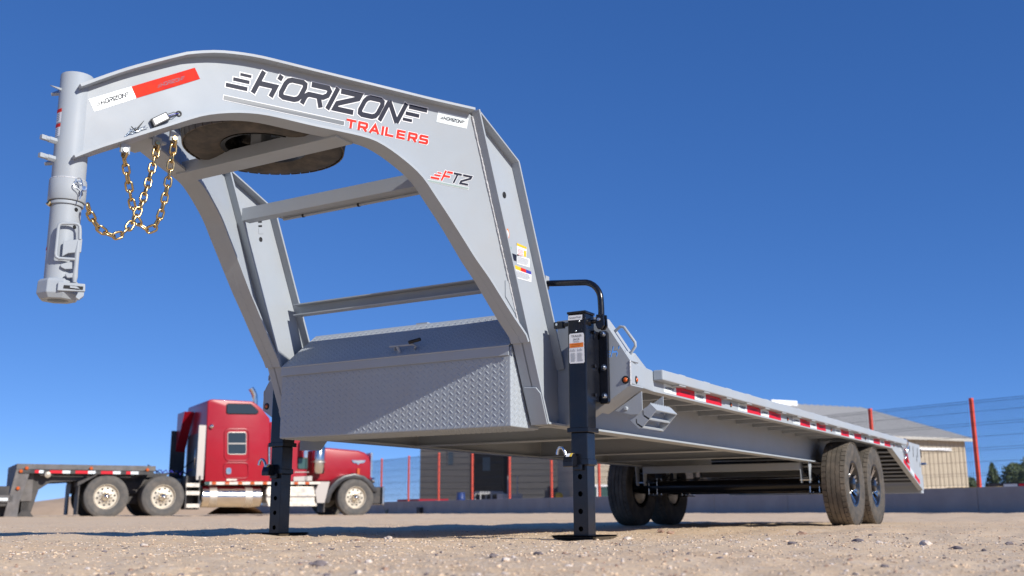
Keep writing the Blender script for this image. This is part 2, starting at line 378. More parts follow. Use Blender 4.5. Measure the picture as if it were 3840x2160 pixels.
# slots and hole in the inner face of the far riser
far_riser = [o for o in COL.objects if o.name == 'riser.001'][0]
for (px, py, w, h) in ((975, 832, 14, 7), (976, 848, 14, 7), (976, 816, 14, 7)):
    P_ = [onx((px + a*w/2, py + b*h/2), -WX + .0046) for a, b in ((-1, 1), (1, 1), (1, -1), (-1, -1))]; mk('slot', MB().poly(P_), M['hole'], far_riser, fix=False)
mk('wire_hole', MB().lathe([(.001, 0), (.010, 0), (.012, .0015), (.015, 0)], onx((978, 898), -WX + .0046), (1, 0, 0), 18), M['rubberblack'], far_riser)
mk('cover_plate', MB().prism([onx(p, -WX + .0042) for p in ((970, 877), (987, 877), (986, 856), (969, 856))], (.002, 0, 0)), M['gray'], far_riser)
# ---- lettering on the near neck web
HL = .108; S0 = .708 - .029; Z0 = 1.942
lf = lambda off: (lambda a, b: neck_fn(off, 1)(S0 + a * .0985, Z0 + b * HL))
w_ = MB(); wordmark(w_, lf(.0012), .09); mk('lettering_outline', w_, M['white'], neck_near, fix=False)
w_ = MB(); wordmark(w_, lf(.0024)); mk('lettering', w_, M['navy'], neck_near, fix=False)
bar = lambda off, e: MB().poly([neck_fn(off, 1)(a, b) for a, b in ((.563 - e, 1.884 - e), (1.133 + e, 1.884 - e), (1.133 + e, 1.903 + e), (.563 - e, 1.903 + e))])
mk('stripe_outline', bar(.0012, .003), M['white'], neck_near, fix=False); mk('stripe', bar(.0024, 0), M['greyvinyl'], neck_near, fix=False)
wf = lambda off: (lambda a, b: neck_fn(off, 1)(1.143 + a * .0487, 1.877 + b * .042))
w_ = MB(); word(w_, 'TRAILERS', wf(.0012), .26, .14); mk('lettering_outline', w_, M['white'], neck_near, fix=False)
w_ = MB(); word(w_, 'TRAILERS', wf(.0024), .26); mk('lettering', w_, M['red'], neck_near, fix=False)
def ftz(off, extra, part):
    mb = MB(); fn = lambda a, b: neck_fn(off, 1)(1.672 + a * .052, 1.720 + b * .052); w = .2 + extra; k = .35; e = extra / 2
    if part in 'ra':
        for (x0, x1, y, t) in ((-.95, .0, .1, .2), (-.6, .1, .4, .16), (-.3, .15, .66, .12)): stroke(mb, [(x0 - e, y), (x1 + e, y)], t + extra, fn)
        stroke(mb, sline([(.25, -e), (.25, 1 + e)], k), w, fn); stroke(mb, sline([(.45, .9), (1.05 + e, .9)], k), w, fn); stroke(mb, sline([(.25, .48), (.95 + e, .48)], k), w, fn)
    if part in 'na':
        stroke(mb, sline([(1.15 - e, .9), (2.05 + e, .9)], k), w, fn); stroke(mb, sline([(1.6, .9), (1.6, -e)], k), w, fn)
        stroke(mb, sline([(2.2 - e, .9), (3.15, .9), (3.15, .72), (2.3, .3), (2.3, .1), (3.2 + e, .1)], k), w, fn)
    return mb
mk('lettering_outline', ftz(.0012, .1, 'a'), M['white'], neck_near, fix=False)
mk('lettering', ftz(.0024, 0, 'r'), M['red'], neck_near, fix=False); mk('lettering', ftz(.0024, 0, 'n'), M['navy'], neck_near, fix=False)
q = lambda off, e: MB().poly([neck_fn(off, 1)(a, b) for a, b in ((1.612 - e, 1.703 - e), (1.845 + e, 1.703 - e), (1.848 + e, 1.712 + e), (1.609 - e, 1.712 + e))])
mk('stripe_outline', q(.0012, .002), M['white'], neck_near, fix=False); mk('stripe', q(.0024, 0), M['greenvinyl'], neck_near, fix=False)
# white sticker at the riser end, reflective tape and small box by the coupler
st = lambda off: (lambda a, b: neck_fn(off, 1)(1.604 + a * .173, 1.995 + b * .053))
decal('sticker', M['tape_white'], neck_near, st(.0012), 0, 1, 0, 1)
w_ = MB(); wordmark(w_, lambda a, b: st(.0022)(.2 + a * .078, .36 + b * .3)); mk('sticker_print', w_, M['navy'], neck_near, fix=False)
def px_fn(quad, off):                                          # (0..1,0..1) over a traced quad on the neck
    c = [on_neck(p) for p in quad]
    return lambda a, b: (c[0]*(1-a) + c[1]*a)*(1-b) + (c[3]*(1-a) + c[2]*a)*b + SN * (.004 + off)
c1 = lambda x, y: (100 + x/2.4156, 200 + y/2.4156)
tq = [c1(612, 530), c1(992, 410), c1(945, 305), c1(560, 420)]; tq2 = [c1(992, 410), c1(1568, 235), c1(1520, 133), c1(945, 305)]
decal('reflective_tape', M['tape_white'], neck_near, px_fn(tq, .0012), 0, 1, 0, 1); decal('reflective_tape', M['tape_orange'], neck_near, px_fn(tq2, .0012), 0, 1, 0, 1)
w_ = MB(); wordmark(w_, lambda a, b: px_fn(tq, .0022)(.2 + a * .08, .32 + b * .36)); mk('tape_print', w_, M['navy'], neck_near, fix=False)
w_ = MB(); wordmark(w_, lambda a, b: px_fn(tq2, .0022)(.4 + a * .045, .3 + b * .3)); mk('tape_print', w_, M['tape_dark'], neck_near, fix=False)
bq = [c1(1140, 688), c1(1292, 612), c1(1250, 545), c1(1108, 612)]; bf = px_fn(bq, 0)
bb = [bf(0, 0), bf(1, 0), bf(1, 1), bf(0, 1)]
sw = mk('breakaway_box', MB().prism(bb, SN * .022), M['black'], neck_near, bevel=.003)
decal('box_label', M['white'], sw, lambda a, b: bf(a, b) + SN * .0235, .12, .92, .2, .88)
mk('grommet', MB().lathe([(.001, -.002), (.006, -.002), (.0075, .004), (.012, .004), (.013, 0)], on_neck(c1(1375, 550)) + SN * .005, SN, 20), M['rubberblack'], neck_near, smooth=40)
for k in range(3):
    a_ = bf(1, .3 + .2*k) + SN * .012; b_ = on_neck(c1(1375, 550)) + SN * .008
    mk('wire', MB().tube([a_, (a_ + b_)/2 + SN*.012 + Vector((0, 0, .004*(k-1))), b_], .0016, 6), M['blue'] if k % 2 else M['rubberblack'], neck_near, smooth=60)
cb = MB()
for k in range(7):                                             # coiled breakaway cable
    a_ = on_neck(c1(860 + 10*k, 790 - 12*k)) + SN * .012; b_ = on_neck(c1(1000 + 12*k, 700 - 6*k)) + SN * .012
    m_ = (a_ + b_)/2 + Vector((0, 0, .012 * math.sin(k*2.1))) + SN * .008
    cb.tube([a_, (a_*2+m_)/3 + Vector((0, 0, .004)), m_, (m_ + b_)/2 - Vector((0, 0, .005)), b_], .0013, 5)
cb.tube([on_neck(c1(1090, 680)) + SN*.012, on_neck(c1(1010, 700)) + SN*.016, on_neck(c1(960, 730)) + SN*.014], .0018, 6)
mk('breakaway_cable', cb, M['zinc'], neck_near, smooth=60)
mk('cable_tie', MB().tube([on_neck(c1(940, 672)) + SN*.014, on_neck(c1(975, 715)) + SN*.02, on_neck(c1(1055, 620)) + SN*.014], [.002, .004, .001], 6), M['rubberblack'], neck_near)
# ---- stickers on riser web
def rw(off): return lambda px, py: onx((px, py), WX + .004 + off)
f0 = rw(.0012); f1 = rw(.0022); f2 = rw(.003)
c4 = lambda x, y: (1500 + x/1.811, 350 + y/1.811)
def qd(name, m, pts, f): return mk(name, MB().poly([f(*c4(*p)) for p in pts]), m, riser_near, fix=False)
def qrows(pts, n, m, t=.4):
    P = [c4(*p) for p in pts]; mb = MB()
    rows(mb, lambda a, b: f1((P[0][0]*(1-a) + P[1][0]*a)*(1-b) + (P[3][0]*(1-a) + P[2][0]*a)*b, (P[0][1]*(1-a) + P[1][1]*a)*(1-b) + (P[3][1]*(1-a) + P[2][1]*a)*b), 0, 1, 0, 1, n, t)
    mk('sticker_print', mb, m, riser_near, fix=False)
qd('sticker', M['white'], [(795, 1103), (858, 1118), (860, 1045), (793, 1015)], f0); qd('sticker', M['yellow'], [(795, 1034), (859, 1058), (860, 1045), (793, 1015)], f1)
qrows([(800, 1098), (840, 1108), (840, 1068), (798, 1050)], 5, M['red'], .25); qd('sticker', M['yellow'], [(842, 1108), (857, 1112), (857, 1072), (842, 1066)], f1)
qd('sticker', M['white'], [(795, 1158), (881, 1183), (882, 1125), (794, 1092)], f0); qrows([(798, 1152), (878, 1174), (878, 1130), (798, 1104)], 7, M['print'])
qd('warning_sticker', M['white'], [(783, 1252), (892, 1282), (893, 1212), (768, 1162)], f0)
qd('warning_sticker', M['yellow'], [(783, 1192), (821, 1206), (820, 1182), (780, 1166)], f1); qd('warning_sticker', M['red'], [(821, 1206), (857, 1219), (856, 1196), (820, 1182)], f1)
qd('warning_sticker', M['blue'], [(857, 1219), (892, 1230), (892, 1211), (856, 1196)], f1); qrows([(788, 1246), (886, 1274), (886, 1234), (784, 1200)], 8, M['print'])
qd('serial_plate', M['navy'], [(762, 1130), (791, 1141), (792, 1097), (759, 1085)], f0)
qd('sticker', M['green'], [(748, 1100), (756, 1104), (756, 1045), (740, 1035)], f0)
cc = c4(728, 962); mk('sticker', MB().poly([f0(cc[0] + 8*math.cos(t*math.pi/8), cc[1] + 24*math.sin(t*math.pi/8)) for t in range(16)]), M['orange'], riser_near, fix=False)
mk('sticker_print', MB().poly([f1(cc[0] + 6*math.cos(t*math.pi/8), cc[1] + 18*math.sin(t*math.pi/8)) for t in range(16)]), M['white'], riser_near, fix=False)
# ---- cross bars
def channel(name, x0, x1, yy0, yy1, z0, z1, t=.008, open_back=True):
    mb = MB(); mb.box(x0, x1, yy0, yy0 + t, z0, z1); mb.box(x0, x1, yy0 + t, yy1, z0, z0 + t); mb.box(x0, x1, yy0 + t, yy1, z1 - t, z1)
    return mk(name, mb, G, TR)
mk('cross_bar', MB().box(-.80, .80, 4.70, 4.708, 1.312, 1.382).box(-.80, .80, 4.645, 4.70, 1.312, 1.319).box(-.80, .80, 4.645, 4.70, 1.375, 1.382), G, TR)
channel('cross_bar', -.80, .80, 4.185, 4.25, 1.798, 1.872)
cbar = mk('cross_bar', MB().box(-.57, .78, 4.252, 4.258, 1.796, 1.836).box(-.57, .78, 4.258, 4.285, 1.796, 1.801), G, TR)
mk('conduit', MB().tube([(-.55, 4.268, 1.789), (.70, 4.268, 1.789)], .0085, 12), G, cbar, smooth=40)
for x in (-.40, 0.0, .45): mk('conduit_clip', MB().lathe([(.009, -.006), (.0112, -.006), (.0112, .006), (.009, .006)], (x, 4.268, 1.789), (1, 0, 0), 14), M['rubberblack'], cbar)
mk('spare_carrier', MB().box(-.525, .525, 3.455, 3.575, 1.824, 1.834).box(-.49, .49, 3.455, 3.463, 1.834, 1.885).box(-.54, .54, 3.567, 3.575, 1.834, 1.885), G, TR)
# ---- coupler
CY = 2.478; CN = Vector((.82, -.573, 0)).normalized()          # from the coupler towards the near front corner
def cpl(p, off=.065, sc=None):
    r = ray(p); o = Vector((0, CY, 0)) + CN * off; t = (o - CAM).dot(CN) / r.dot(CN); return CAM + r * t
c2 = lambda x, y: (100 + x/2.415, 600 + y/2.415)
czt, czc1, czc0, czb = 1.868, 1.424, 1.338, 1.012
coup = mk('coupler', MB().lathe([(.001, czt), (.0615, czt), (.0635, czt-.003), (.0635, czc1), (.001, czc1)], (0, CY, 0), (0, 0, 1), 48), G, TR, smooth=35)
mk('collar', MB().lathe([(.0635, czc1+.002), (.068, czc1), (.070, czc1-.003), (.070, czc0+.003), (.068, czc0), (.001, czc0)], (0, CY, 0), (0, 0, 1), 48), G, coup, smooth=35)
mk('collar_weld', MB().tube([(.0655*math.cos(a), CY+.0655*math.sin(a), czc1+.002+random.uniform(-.001, .001)) for a in np.linspace(0, 2*math.pi, 60)[:-1]], .0038, 6, closed=True), M['weld'], coup, smooth=60)
mk('inner_tube', MB().lathe([(.057, czc0+.01), (.057, czb), (.001, czb)], (0, CY, 0), (0, 0, 1), 48), G, coup, smooth=35)
mk('clamp_band', MB().lathe([(.0585, czc0-.004), (.0635, czc0-.004), (.0645, czc0-.010), (.0635, czc0-.016), (.0585, czc0-.016)], (0, CY, 0), (0, 0, 1), 40), G, coup, smooth=35)
for zb_ in (1.578, 1.504):
    b_ = MB(); o = Vector((-.012, CY - .060, zb_)); d_ = Vector((-.06, -1, .0)).normalized()
    b_.lathe([(.0001, .0), (.0135, 0), (.0135, .032), (.0001, .032)], o, d_, 6)
    sb = mk('set_bolt', b_, G, coup, bevel=.0012)
    mk('bolt_thread', MB().lathe([(.0105, .03), (.0105, .048), (.0001, .048)], o, d_, 14), G, sb, smooth=40); mk('bolt_head', MB().lathe([(.0001, .044), (.0125, .044), (.0125, .066), (.0001, .066)], o, d_, 4), G, sb, bevel=.0012)
mk('tab', MB().prism([(-.01, CY - .06, 1.80), (-.012, CY - .112, 1.795), (-.012, CY - .06, 1.79)], (.006, 0, 0)), G, coup)
ang = lambda p: (lambda q: math.atan2(q.y - CY, q.x))(cpl(p, .045))
def wrap(name, m, a0, a1, z0, z1, r, n=8):
    mb = MB(); vs = []
    for i in range(n + 1):
        a = a0 + (a1 - a0) * i / n
        for z in (z0, z1): vs.append((r*math.cos(a), CY + r*math.sin(a), z))
    mb.add(vs, [(2*i, 2*i+2, 2*i+3, 2*i+1) for i in range(n)]); return mk(name, mb, m, coup, fix=False, smooth=40)
A0, A1 = -2.02, -1.42
for (z0, z1, r_) in ((1.655, 1.712, .0637), (1.597, 1.65, .0637)):
    wrap('warning_sticker', M['white'], A0, A1, z0, z1, r_ + .0004); wrap('warning_sticker', M['orange'] if z0 > 9 else M['red'], A0, A1, z1 - .015, z1, r_ + .0009)
    for k in range(4): wrap('sticker_print', M['print'], A0 + .08, A1 - .15, z1 - .024 - k*.008, z1 - .021 - k*.008, r_ + .0009)
wrap('warning_sticker', M['white'], -2.3, -1.9, 1.10, 1.15, .0575); wrap('warning_sticker', M['red'], -2.3, -1.9, 1.137, 1.15, .0580)
for (p, r_, rr) in ((c2(453, 443), .0573, .0085), (c2(436, 602), .0573, .008)):
    a_ = ang(p); z_ = cpl(p, .055).z; w = Vector((math.cos(a_), math.sin(a_), 0)); mk('pin_hole', MB().lathe([(.0001, .0006), (rr, .0006), (rr, -.004)], Vector((0, CY, z_)) + w * r_, w, 16), M['hole'], coup)
def rod(name, pts, r, m, parent, off=.068, n=8, sub=1):
    P = [cpl(p, off if not isinstance(off, list) else off[i]) for i, p in enumerate(pts)]
    if sub > 1:
        Q = []
        for i in range(len(P)-1):
            for k in range(sub):
                t = k/sub; p0, p1, p2, p3 = P[max(i-1, 0)], P[i], P[i+1], P[min(i+2, len(P)-1)]
                Q.append(.5*(2*p1 + (p2-p0)*t + (2*p0-5*p1+4*p2-p3)*t*t + (3*p1-p0-3*p2+p3)*t**3))
        P = Q + [P[-1]]
    return mk(name, MB().tube(P, r, n), m, parent, smooth=60)
rod('latch_handle', [c2(*p) for p in [(483, 720), (484, 640), (480, 600), (466, 582), (430, 575), (320, 575), (297, 583), (288, 605), (276, 720), (262, 850), (266, 875), (290, 890), (360, 895), (440, 900)]], .0062, G, coup, .076, 8)
rod('latch_rod', [c2(*p) for p in [(470, 735), (455, 860), (447, 960), (436, 1060), (432, 1110)]], [.006, .0095, .0085, .011, .007], G, coup, .074, 10)
g_ = [cpl(c2(*p), .066) for p in [(330, 742), (470, 722), (503, 720), (492, 842), (432, 846), (375, 850), (318, 880)]]
mk('latch_guard', MB().prism(g_, CN * .012), G, coup, bevel=.0025)
g_ = [cpl(c2(*p), .062) for p in [(310, 945), (412, 918), (412, 990), (345, 992), (305, 970)]]; mk('guard_tab', MB().prism(g_, CN * .008), G, coup, bevel=.002)
g_ = [cpl(c2(*p), .060) for p in [(345, 1040), (405, 1033), (462, 1030), (460, 1072), (365, 1076)]]; mk('rod_guide', MB().prism(g_, CN * .02), G, coup, bevel=.002)
# R-shaped clip and pin
rod('hitch_clip', [c2(*p) for p in [(495, 290), (510, 262), (503, 215), (490, 172), (465, 165), (446, 178), (450, 205), (492, 232), (485, 195), (455, 192), (428, 210), (430, 240), (478, 268), (492, 300), (480, 355)]], .0022, M['zinc'], coup, .080, 6, 3)
mk('hitch_pin', MB().lathe([(.0001, .0), (.009, 0), (.009, .02), (.0001, .02)], cpl(c2(520, 268), .064), CN, 14), M['zinc'], coup, smooth=40)
# socket head
hd = MB(); oc = [(.078 if k % 2 == 0 else .074) for k in range(8)]
ring = lambda r_, z: [(r_*math.cos(math.pi/8 + k*math.pi/4), CY + r_*math.sin(math.pi/8 + k*math.pi/4), z) for k in range(8)]
hd.add(ring(.070, 1.022) + ring(.078, 1.012) + ring(.080, .965) + ring(.066, .945) + ring(.040, .945) + ring(.036, .985),
       [tuple(range(8))] + [(r_*8+k, r_*8+(k+1) % 8, (r_+1)*8+(k+1) % 8, (r_+1)*8+k) for r_ in range(5) for k in range(8)] + [tuple(40+k for k in range(8))])
mk('socket_head', hd, G, coup, bevel=.0025)
lock = [cpl(c2(*p), .072) for p in [(283, 1108), (530, 1128), (528, 1198), (275, 1188)]]
mk('lock_plate', MB().prism(lock, CN * .014), G, coup, bevel=.003)
lw = [cpl(c2(*p), .088) for p in [(338, 1132), (512, 1146), (510, 1174), (332, 1160)]]; mk('lock_window', MB().prism(lw, CN * .0006), M['hole'], coup)
lw = [cpl(c2(*p), .089) for p in [(392, 1140), (455, 1148), (480, 1168), (392, 1158)]]; mk('lock_bolt', MB().prism(lw, CN * .004), G, coup)
lk = [cpl(c2(*p), .060) for p in [(470, 1195), (520, 1198), (515, 1240), (470, 1275), (440, 1250)]]; mk('lock_foot', MB().prism(lk, CN * .02), G, coup, bevel=.002)
rod('chain_lug', [c2(190, 408), c2(225, 372), c2(262, 360)], [.010, .010, .006], M['gold'], coup, .02, 8)
# ---- safety chains
zd = lambda P: (P - CAM).dot(r2)
def chain(path, Zs):
    P = []
    for i in range(len(path)):
        P.append(at_depth(*path[i], Zs[0] + (Zs[1] - Zs[0]) * i / (len(path) - 1)))
    Q = []
    for i in range(len(P)-1):
        for k in range(12):
            t = k/12; p0, p1, p2, p3 = P[max(i-1, 0)], P[i], P[i+1], P[min(i+2, len(P)-1)]
            Q.append(.5*(2*p1 + (p2-p0)*t + (2*p0-5*p1+4*p2-p3)*t*t + (3*p1-p0-3*p2+p3)*t**3))
    Q.append(P[-1]); d = [0]
    for i in range(1, len(Q)): d.append(d[-1] + (Q[i]-Q[i-1]).length)
    e = empty('safety_chain', Q[0], parent=TR); pitch = .0352; nl = int(d[-1] / pitch); prev = None
    for k in range(nl):
        def pos(s_):
            j = max(i for i in range(len(d)) if d[i] <= s_ + 1e-9); j = min(j, len(Q)-2); return Q[j].lerp(Q[j+1], (s_ - d[j]) / max(1e-6, d[j+1]-d[j]))
        s_ = (k + .5) * d[-1] / nl; c = pos(s_); t = (pos(min(d[-1], s_ + .015)) - pos(max(0, s_ - .015))).normalized()
        view = (CAM - c).normalized(); u = view.cross(t).normalized(); w = t.cross(u)
        tw = (0.35 if k % 2 else 1.75) + random.uniform(-.25, .25); b = u * math.cos(tw) + w * math.sin(tw); nrm = t.cross(b)
        o = link('link', LINK, e); mw = Matrix(((t.x, b.x, nrm.x, c.x), (t.y, b.y, nrm.y, c.y), (t.z, b.z, nrm.z, c.z), (0, 0, 0, 1)))
        o.matrix_parent_inverse = INV[e]; o.matrix_basis = mw
    return e
lp = [(.00925*sx + .01325*math.cos(a), .01325*math.sin(a), 0) for sx, a0 in ((1, -math.pi/2), (-1, math.pi/2)) for a in [a0 + math.pi*k/7 for k in range(8)]]
LINK = MB().tube(lp, .0048, 8, closed=True).mesh('link', M['gold'], smooth=80)
zA = zd(on_neck((466, 572), .0)); zC = zA + .16
chain([(464, 586), (474, 640), (484, 700), (494, 760), (508, 815), (535, 850), (570, 858), (598, 815), (615, 755), (628, 695), (640, 620), (652, 545)], (zA + .01, zC))
chain([(328, 768), (345, 818), (380, 862), (430, 884), (468, 868), (498, 830), (528, 770), (548, 710), (568, 640), (588, 560)], (zd(Vector((0, CY, 1.3))) - .03, zC))
for (p, zz, r_) in (((468, 566), zA, .02), ((588, 540), zC, .018), ((652, 522), zC, .018)):
    q = at_depth(*p, zz); sh_ = mk('shackle', MB().lathe([(.0001, -.018), (.011, -.018), (.011, .018), (.0001, .018)], q, (.9, -.4, 0), 6), M['zinc'] if r_ > .019 else M['gold'], TR, bevel=.001)
    mk('shackle_bow', MB().tube([q + Vector((.012, 0, 0)), q + Vector((.013, 0, -.02)), q + Vector((0, .004, -.032)), q + Vector((-.013, 0, -.02)), q + Vector((-.012, 0, 0))], .006, 8), M['gold'], sh_, smooth=60)
    mk('chain_plate', MB().box(q.x-.004, q.x+.004, q.y-.022, q.y+.022, q.z-.01, q.z+.03), G, sh_)
mk('chain_mount', MB().box(-.10, .10, 2.72, 2.86, 1.68, 1.69), G, TR)
# ---- toolbox with tread plate
def lug_mesh(o, u, v, w, h, pu=.045, pv=.032, size=(.031, .010, .0022), inside=None):
    o = Vector(o); u = Vector(u).normalized(); v = Vector(v).normalized(); n = u.cross(v).normalized(); vs = []; fs = []
    for j in range(int(h / pv) + 1):
        for i in range(int(w / pu) + 1):
            for (dx, dy, sg) in ((.25, .25, 1), (.75, .75, -1)):
                a = (i + dx) * pu; b = (j + dy) * pv
                if a > w - .014 or b > h - .012 or (inside and not inside(a, b)): continue
                c = o + u*a + v*b; du = (u * .72 + v * .70 * sg); dv = n.cross(du); k = len(vs)
                for (p, q_, r_) in ((-.5, 0, 0), (-.2, .5, 0), (.2, .5, 0), (.5, 0, 0), (.2, -.5, 0), (-.2, -.5, 0), (-.26, 0, 1), (.26, 0, 1)):
                    vs.append(c + du*(p*size[0]) + dv*(q_*size[1]) + n*(r_*size[2] - .0003*(1-r_)))
                fs += [tuple(k + q_ for q_ in f) for f in ((0, 6, 1), (1, 6, 7, 2), (2, 7, 3), (3, 7, 4), (4, 7, 6, 5), (5, 6, 0))]
    return MB().add(vs, [f[::-1] for f in fs])
TBX, TBY, TZ0, TZ1 = .790, 4.56, .566, .975
LBY, LBZ = 4.85, 1.198
tb = mk('toolbox', MB().add([(-TBX, TBY, TZ0), (TBX, TBY, TZ0), (TBX, TBY, TZ1), (-TBX, TBY, TZ1), (-TBX, LBY, TZ0), (TBX, LBY, TZ0), (TBX, LBY, LBZ), (-TBX, LBY, LBZ)],
        [(0, 1, 2, 3), (4, 7, 6, 5), (0, 4, 5, 1), (1, 5, 6, 2), (0, 3, 7, 4), (3, 2, 6, 7)]), G, TR, bevel=.006, seg=3)
tag(mk('tread_pattern', lug_mesh((-TBX + .01, TBY, TZ0 + .005), (1, 0, 0), (0, 0, 1), 2*TBX - .02, .37), G, tb, smooth=40), kind='stuff')
tag(mk('tread_pattern', lug_mesh((TBX, TBY, TZ0 + .005), (0, 1, 0), (0, 0, 1), .27, .42, inside=lambda a, b: b < .40 + a * .5), G, tb, smooth=40), kind='stuff')
tag(mk('tread_pattern', lug_mesh((-TBX, LBY, TZ0), (1, 0, 0), (0, -1, 0), 2*TBX, .28, .034, .026, (.027, .010, .0045)), G, tb, smooth=40), kind='stuff')
ln = Vector((0, LBY - TBY, LBZ - TZ1)).normalized(); lh = math.hypot(LBY - TBY, LBZ - TZ1); lN = Vector((1, 0, 0)).cross(ln)
lid0 = Vector((-TBX + .004, TBY - .010, TZ1 - .002)) + lN * .002
lid = mk('lid', MB().prism([lid0, lid0 + Vector((2*TBX - .008, 0, 0)), lid0 + Vector((2*TBX - .008, 0, 0)) + ln*(lh + .01), lid0 + ln*(lh + .01)], lN * .010).box(-TBX + .004, TBX - .004, TBY - .013, TBY - .007, TZ1 - .045, TZ1 + .002), G, tb, bevel=.002)
tag(mk('tread_pattern', lug_mesh(lid0 + lN * .010, (1, 0, 0), ln, 2*TBX - .008, lh, .040, .028, (.026, .009, .002)), G, lid, smooth=40), kind='stuff')
hb = lid0 + lN * .010
def onlid(p, off=.012):
    r = ray(p); o = lid0 + lN * (.010 + off); return CAM + r * ((o - CAM).dot(lN) / r.dot(lN))
lh_ = mk('latch_handle', MB().tube([onlid((1462, 1300), .03), onlid((1478, 1298), .034), onlid((1550, 1291), .034), onlid((1560, 1297), .03), onlid((1556, 1308), .0)], .007, 8).tube([onlid((1478, 1300), .034), onlid((1485, 1312), .0)], .007, 8).tube([onlid((1490, 1300), .034), onlid((1500, 1322), .0)], .009, 8), G, lid, smooth=60)
mk('handle_grip', MB().tube([onlid((1534, 1284), .055), onlid((1576, 1272), .06)], .010, 10), M['rubberblack'], lid, smooth=50)
mk('hinge', MB().box(-.02, .06, LBY - .01, LBY + .03, LBZ + .008, LBZ + .020), G, lid)
# ---- jacks
def jack(cx, cy, near):
    b = M['black']; h = .052
    J = mk('jack', MB().box(cx-h, cx+h, cy-h, cy+h, .552, 1.150), b, TR, bevel=.006)
    mk('cap', MB().box(cx-h-.003, cx+h+.003, cy-h-.003, cy+h+.003, 1.150, 1.163), b, J, bevel=.003)
    mk('collar', MB().box(cx-h-.009, cx+h+.009, cy-h-.009, cy+h+.009, .535, .560), b, J, bevel=.003)
    mk('middle_tube', MB().box(cx-.046, cx+.046, cy-.046, cy+.046, .366, .536), b, J, bevel=.005)
    mk('lower_collar', MB().box(cx-.050, cx+.052, cy-.050, cy+.050, .372, .402), b, J, bevel=.003)
    # drop leg with four holes cut through its front wall
    l = .0415; ZH = [.313, .228, .142, .056]; mb = MB()
    mb.box(cx-l, cx-l+.006, cy-l, cy+l, .010, .370).box(cx+l-.006, cx+l, cy-l, cy+l, .010, .370).box(cx-l+.006, cx+l-.006, cy+l-.006, cy+l, .010, .370)
    mk('drop_leg', mb, b, J, bevel=.0015)
    fr = MB(); y0 = cy - l - .0005; xs = [cx-l+.004, cx+l-.004]
    for k in range(4):                                        # plate strips with round openings
        zc = ZH[k]; zt_ = .370 if k == 0 else (ZH[k] + ZH[k-1]) / 2; zb_ = .010 if k == 3 else (ZH[k] + ZH[k+1]) / 2
        n = 16; ci = [(cx + .0135*math.cos(2*math.pi*q/n), zc + .0135*math.sin(2*math.pi*q/n)) for q in range(n)]; ou = []
        for q in range(n):
            a = 2*math.pi*q/n; c_, s_ = math.cos(a), math.sin(a); t = 1/max(abs(c_), abs(s_)); ou.append((cx + c_*t*(xs[1]-cx), zc + s_*t*((zt_-zc) if s_ > 0 else (zc-zb_))))
        for (A, B, y) in ((ci, ou, y0),): fr.add([(p[0], y, p[1]) for p in A] + [(p[0], y, p[1]) for p in B] + [(p[0], y+.0045, p[1]) for p in A], [(q, (q+1) % n, n+(q+1) % n, n+q) for q in range(n)] + [(q, 2*n+q, 2*n+(q+1) % n, (q+1) % n) for q in range(n)])
        for (ex, ez) in ((xs[0], zt_), (xs[1], zt_), (xs[0], zb_), (xs[1], zb_)):
            pass
    mk('leg_face', fr, b, J)
    for zc in ZH: mk('pin_hole', MB().lathe([(.0001, 0), (.0135, 0)], (cx, cy - l + .03, zc), (0, -1, 0), 16), M['hole'], J, fix=False)
    pl = MB().add([(cx-.105, cy-.105, .006), (cx+.105, cy-.105, .006), (cx+.105, cy+.105, .006), (cx-.105, cy+.105, .006), (cx-.128, cy-.128, .020), (cx+.128, cy-.128, .020), (cx+.128, cy+.128, .020), (cx-.128, cy+.128, .020)],
                  [(0, 3, 2, 1), (0, 1, 5, 4), (1, 2, 6, 5), (2, 3, 7, 6), (3, 0, 4, 7)])
    pl.add([(cx-.105, cy-.105, .012), (cx+.105, cy-.105, .012), (cx+.105, cy+.105, .012), (cx-.105, cy+.105, .012), (cx-.126, cy-.126, .026), (cx+.126, cy-.126, .026), (cx+.126, cy+.126, .026), (cx-.126, cy+.126, .026)],
                  [(0, 1, 2, 3), (0, 4, 5, 1), (1, 5, 6, 2), (2, 6, 7, 3), (3, 7, 4, 0)])
    mk('foot_plate', pl, b, J)
    # spring pin with hook
    yp = cy - .046
    br = mk('pin_bracket', MB().prism([(cx-.012, yp-.055, .362), (cx-.012, yp, .362), (cx-.012, yp, .415), (cx-.012, yp-.020, .428), (cx-.012, yp-.045, .415), (cx-.012, yp-.055, .385)], (-.055, 0, 0)).prism([(cx+.02, yp-.02, .345), (cx-.03, yp-.02, .345), (cx-.03, yp, .345), (cx+.02, yp, .345)], (0, 0, .03)), b, J, bevel=.004)
    hx = cx - .062
    mk('pin_hook', MB().tube([(hx + .012, yp - .025, .395), (hx, yp - .025, .415), (hx - .006, yp - .028, .440), (hx - .018, yp - .030, .458), (hx - .032, yp - .032, .461), (hx - .043, yp - .034, .448), (hx - .047, yp - .035, .425)], .0085, 10), M['zinc'], br, smooth=60)
    wl_ = MB(); vs = []
    for i in range(7):
        a = math.pi * (.15 + .45 * i / 6)
        for x in (cx - .050, cx - .016): vs.append((x, yp - .024 - .033*math.cos(a), .397 + .033*math.sin(a)))
    wl_.add(vs, [(2*i, 2*i+1, 2*i+3, 2*i+2) for i in range(6)]); mk('pin_label', wl_, M['white'], br, fix=False); 
    wl2 = MB(); wl2.add([(v[0]*.35 + (cx-.017)*.65, v[1] - .0006, v[2] + .0006) for v in vs], [(2*i, 2*i+1, 2*i+3, 2*i+2) for i in range(6)]); mk('pin_label', wl2, M['yellow'], br, fix=False)
    sg = 1 if cx > 0 else -1
